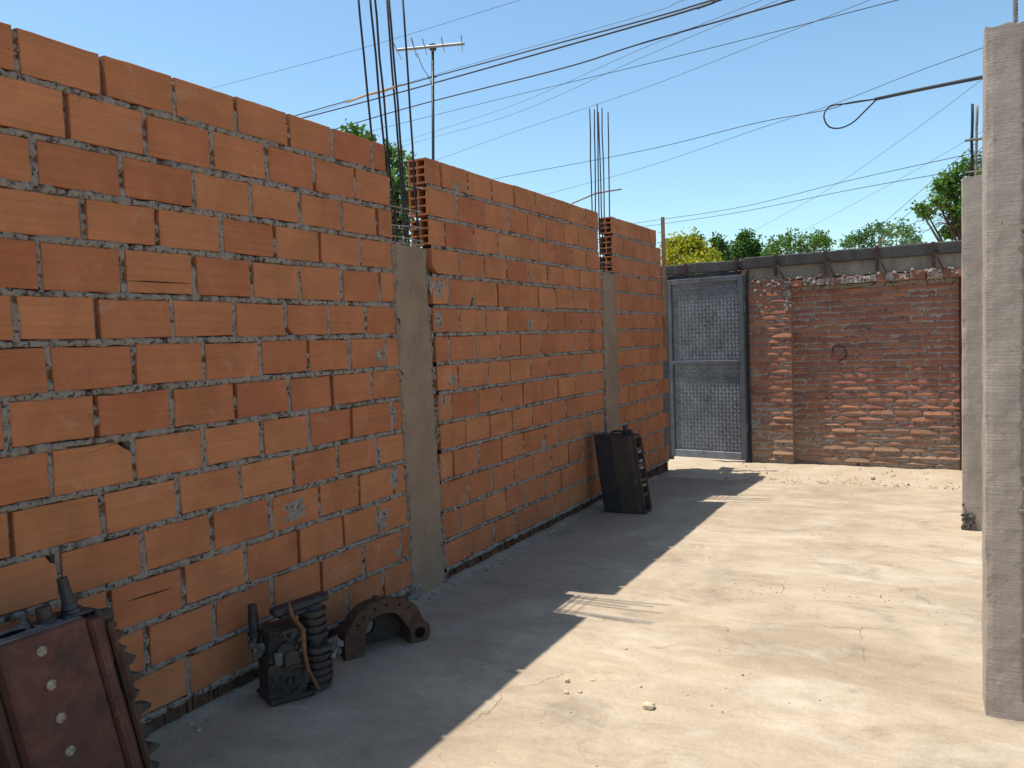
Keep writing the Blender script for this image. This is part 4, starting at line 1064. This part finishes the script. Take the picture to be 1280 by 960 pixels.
tree('dark_tree', 'dark green tree with two pointed tops right of the smaller dark one', 930, 315, 33, 26, 24, LD, 4600, .12, 0, 7, cloud=[(931,296,7),(929,304,9),(943,308,9),(920,314,10),(936,318,12),(948,320,8),(912,322,10),(926,328,13),(944,332,12)])
tree('green_tree', 'loose mid-green tree in the middle above the sunken brick field', 1000, 305, 32, 42, 20, LG, 5600, .11, 0, 8, gappy=.18, cloud=[(972,305,12),(985,300,11),(1000,302,12),(1014,300,11),(1026,299,10),(1034,306,9),(966,314,12),(990,314,14),(1015,316,14),(960,320,9)])
tree('feathery_tree', 'feathery blue-green tree left of the bare twigs', 1100, 296, 30, 50, 18, LB, 5200, .11, 0, 9, gappy=.24, cloud=[(1064,300,9),(1075,296,9),(1088,292,10),(1098,286,9),(1112,290,11),(1124,284,9),(1136,292,9),(1060,306,9),(1084,306,13),(1110,304,14),(1134,304,11),(1146,302,7)])
tree('leafy_tree', 'leafy green tree with bare twigs behind the farther concrete column', 1205, 245, 15, 40, 50, LG, 7200, .075, 0, 10, twigs=16, gappy=.14, cloud=[(1190,226,13),(1203,212,14),(1216,204,14),(1230,214,16),(1184,240,12),(1198,246,16),(1214,236,18),(1230,246,18),(1176,232,7),(1192,262,12),(1206,270,13),(1222,272,16),(1158,266,4),(1150,262,4),(1186,290,6),(1198,280,8),(1172,252,6)])
tree('garden_tree', 'leafy tree glimpsed behind the wide column between the two wall panels', 490, 240, 9.5, 45, 60, LG, 6800, .055, 0, 12, gappy=.24, cloud=[(490,205,14),(502,196,14),(512,212,13),(496,228,16),(512,236,13),(500,252,17),(515,262,14),(496,272,16),(512,284,16),(484,190,8),(436,164,7),(448,170,9),(460,176,8),(428,170,7),(480,300,20),(500,300,20),(470,260,22),(470,220,18)])

# ------------------------------------------------------------------ light
az = Vector((-1, -.18, 2.48)).normalized()
el = math.asin(az.z); rot = math.atan2(az.x, az.y)
sl = bpy.data.lights.new('sun', 'SUN'); sl.energy = 4.0; sl.angle = math.radians(.53); sl.color = (1, .95, .88)
so = bpy.data.objects.new('sun', sl); C.objects.link(so); so.rotation_euler = (-az).to_track_quat('-Z', 'Y').to_euler(); so.location = (-6, 0, 14)
w = bpy.data.worlds.new('World'); SC.world = w; w.use_nodes = True
nt = w.node_tree; bg = nt.nodes['Background']; sky = nt.nodes.new('ShaderNodeTexSky')
sky.sky_type = 'NISHITA'; sky.sun_disc = False; sky.sun_elevation = el; sky.sun_rotation = rot
sky.altitude = 100; sky.air_density = 1.0; sky.dust_density = .6; sky.ozone_density = 1.0
tint = nt.nodes.new('ShaderNodeMix'); tint.data_type = 'RGBA'; tint.blend_type = 'MULTIPLY'; tint.inputs[0].default_value = 1
nt.links.new(sky.outputs[0], tint.inputs[6]); tint.inputs[7].default_value = (.83, .985, .985, 1)
nt.links.new(tint.outputs[2], bg.inputs[0]); bg.inputs[1].default_value = .125
SC.view_settings.view_transform = 'Standard'; SC.view_settings.look = 'None'; SC.view_settings.exposure = .62; SC.view_settings.gamma = 1
SC.cycles.max_bounces = 8; SC.cycles.diffuse_bounces = 5
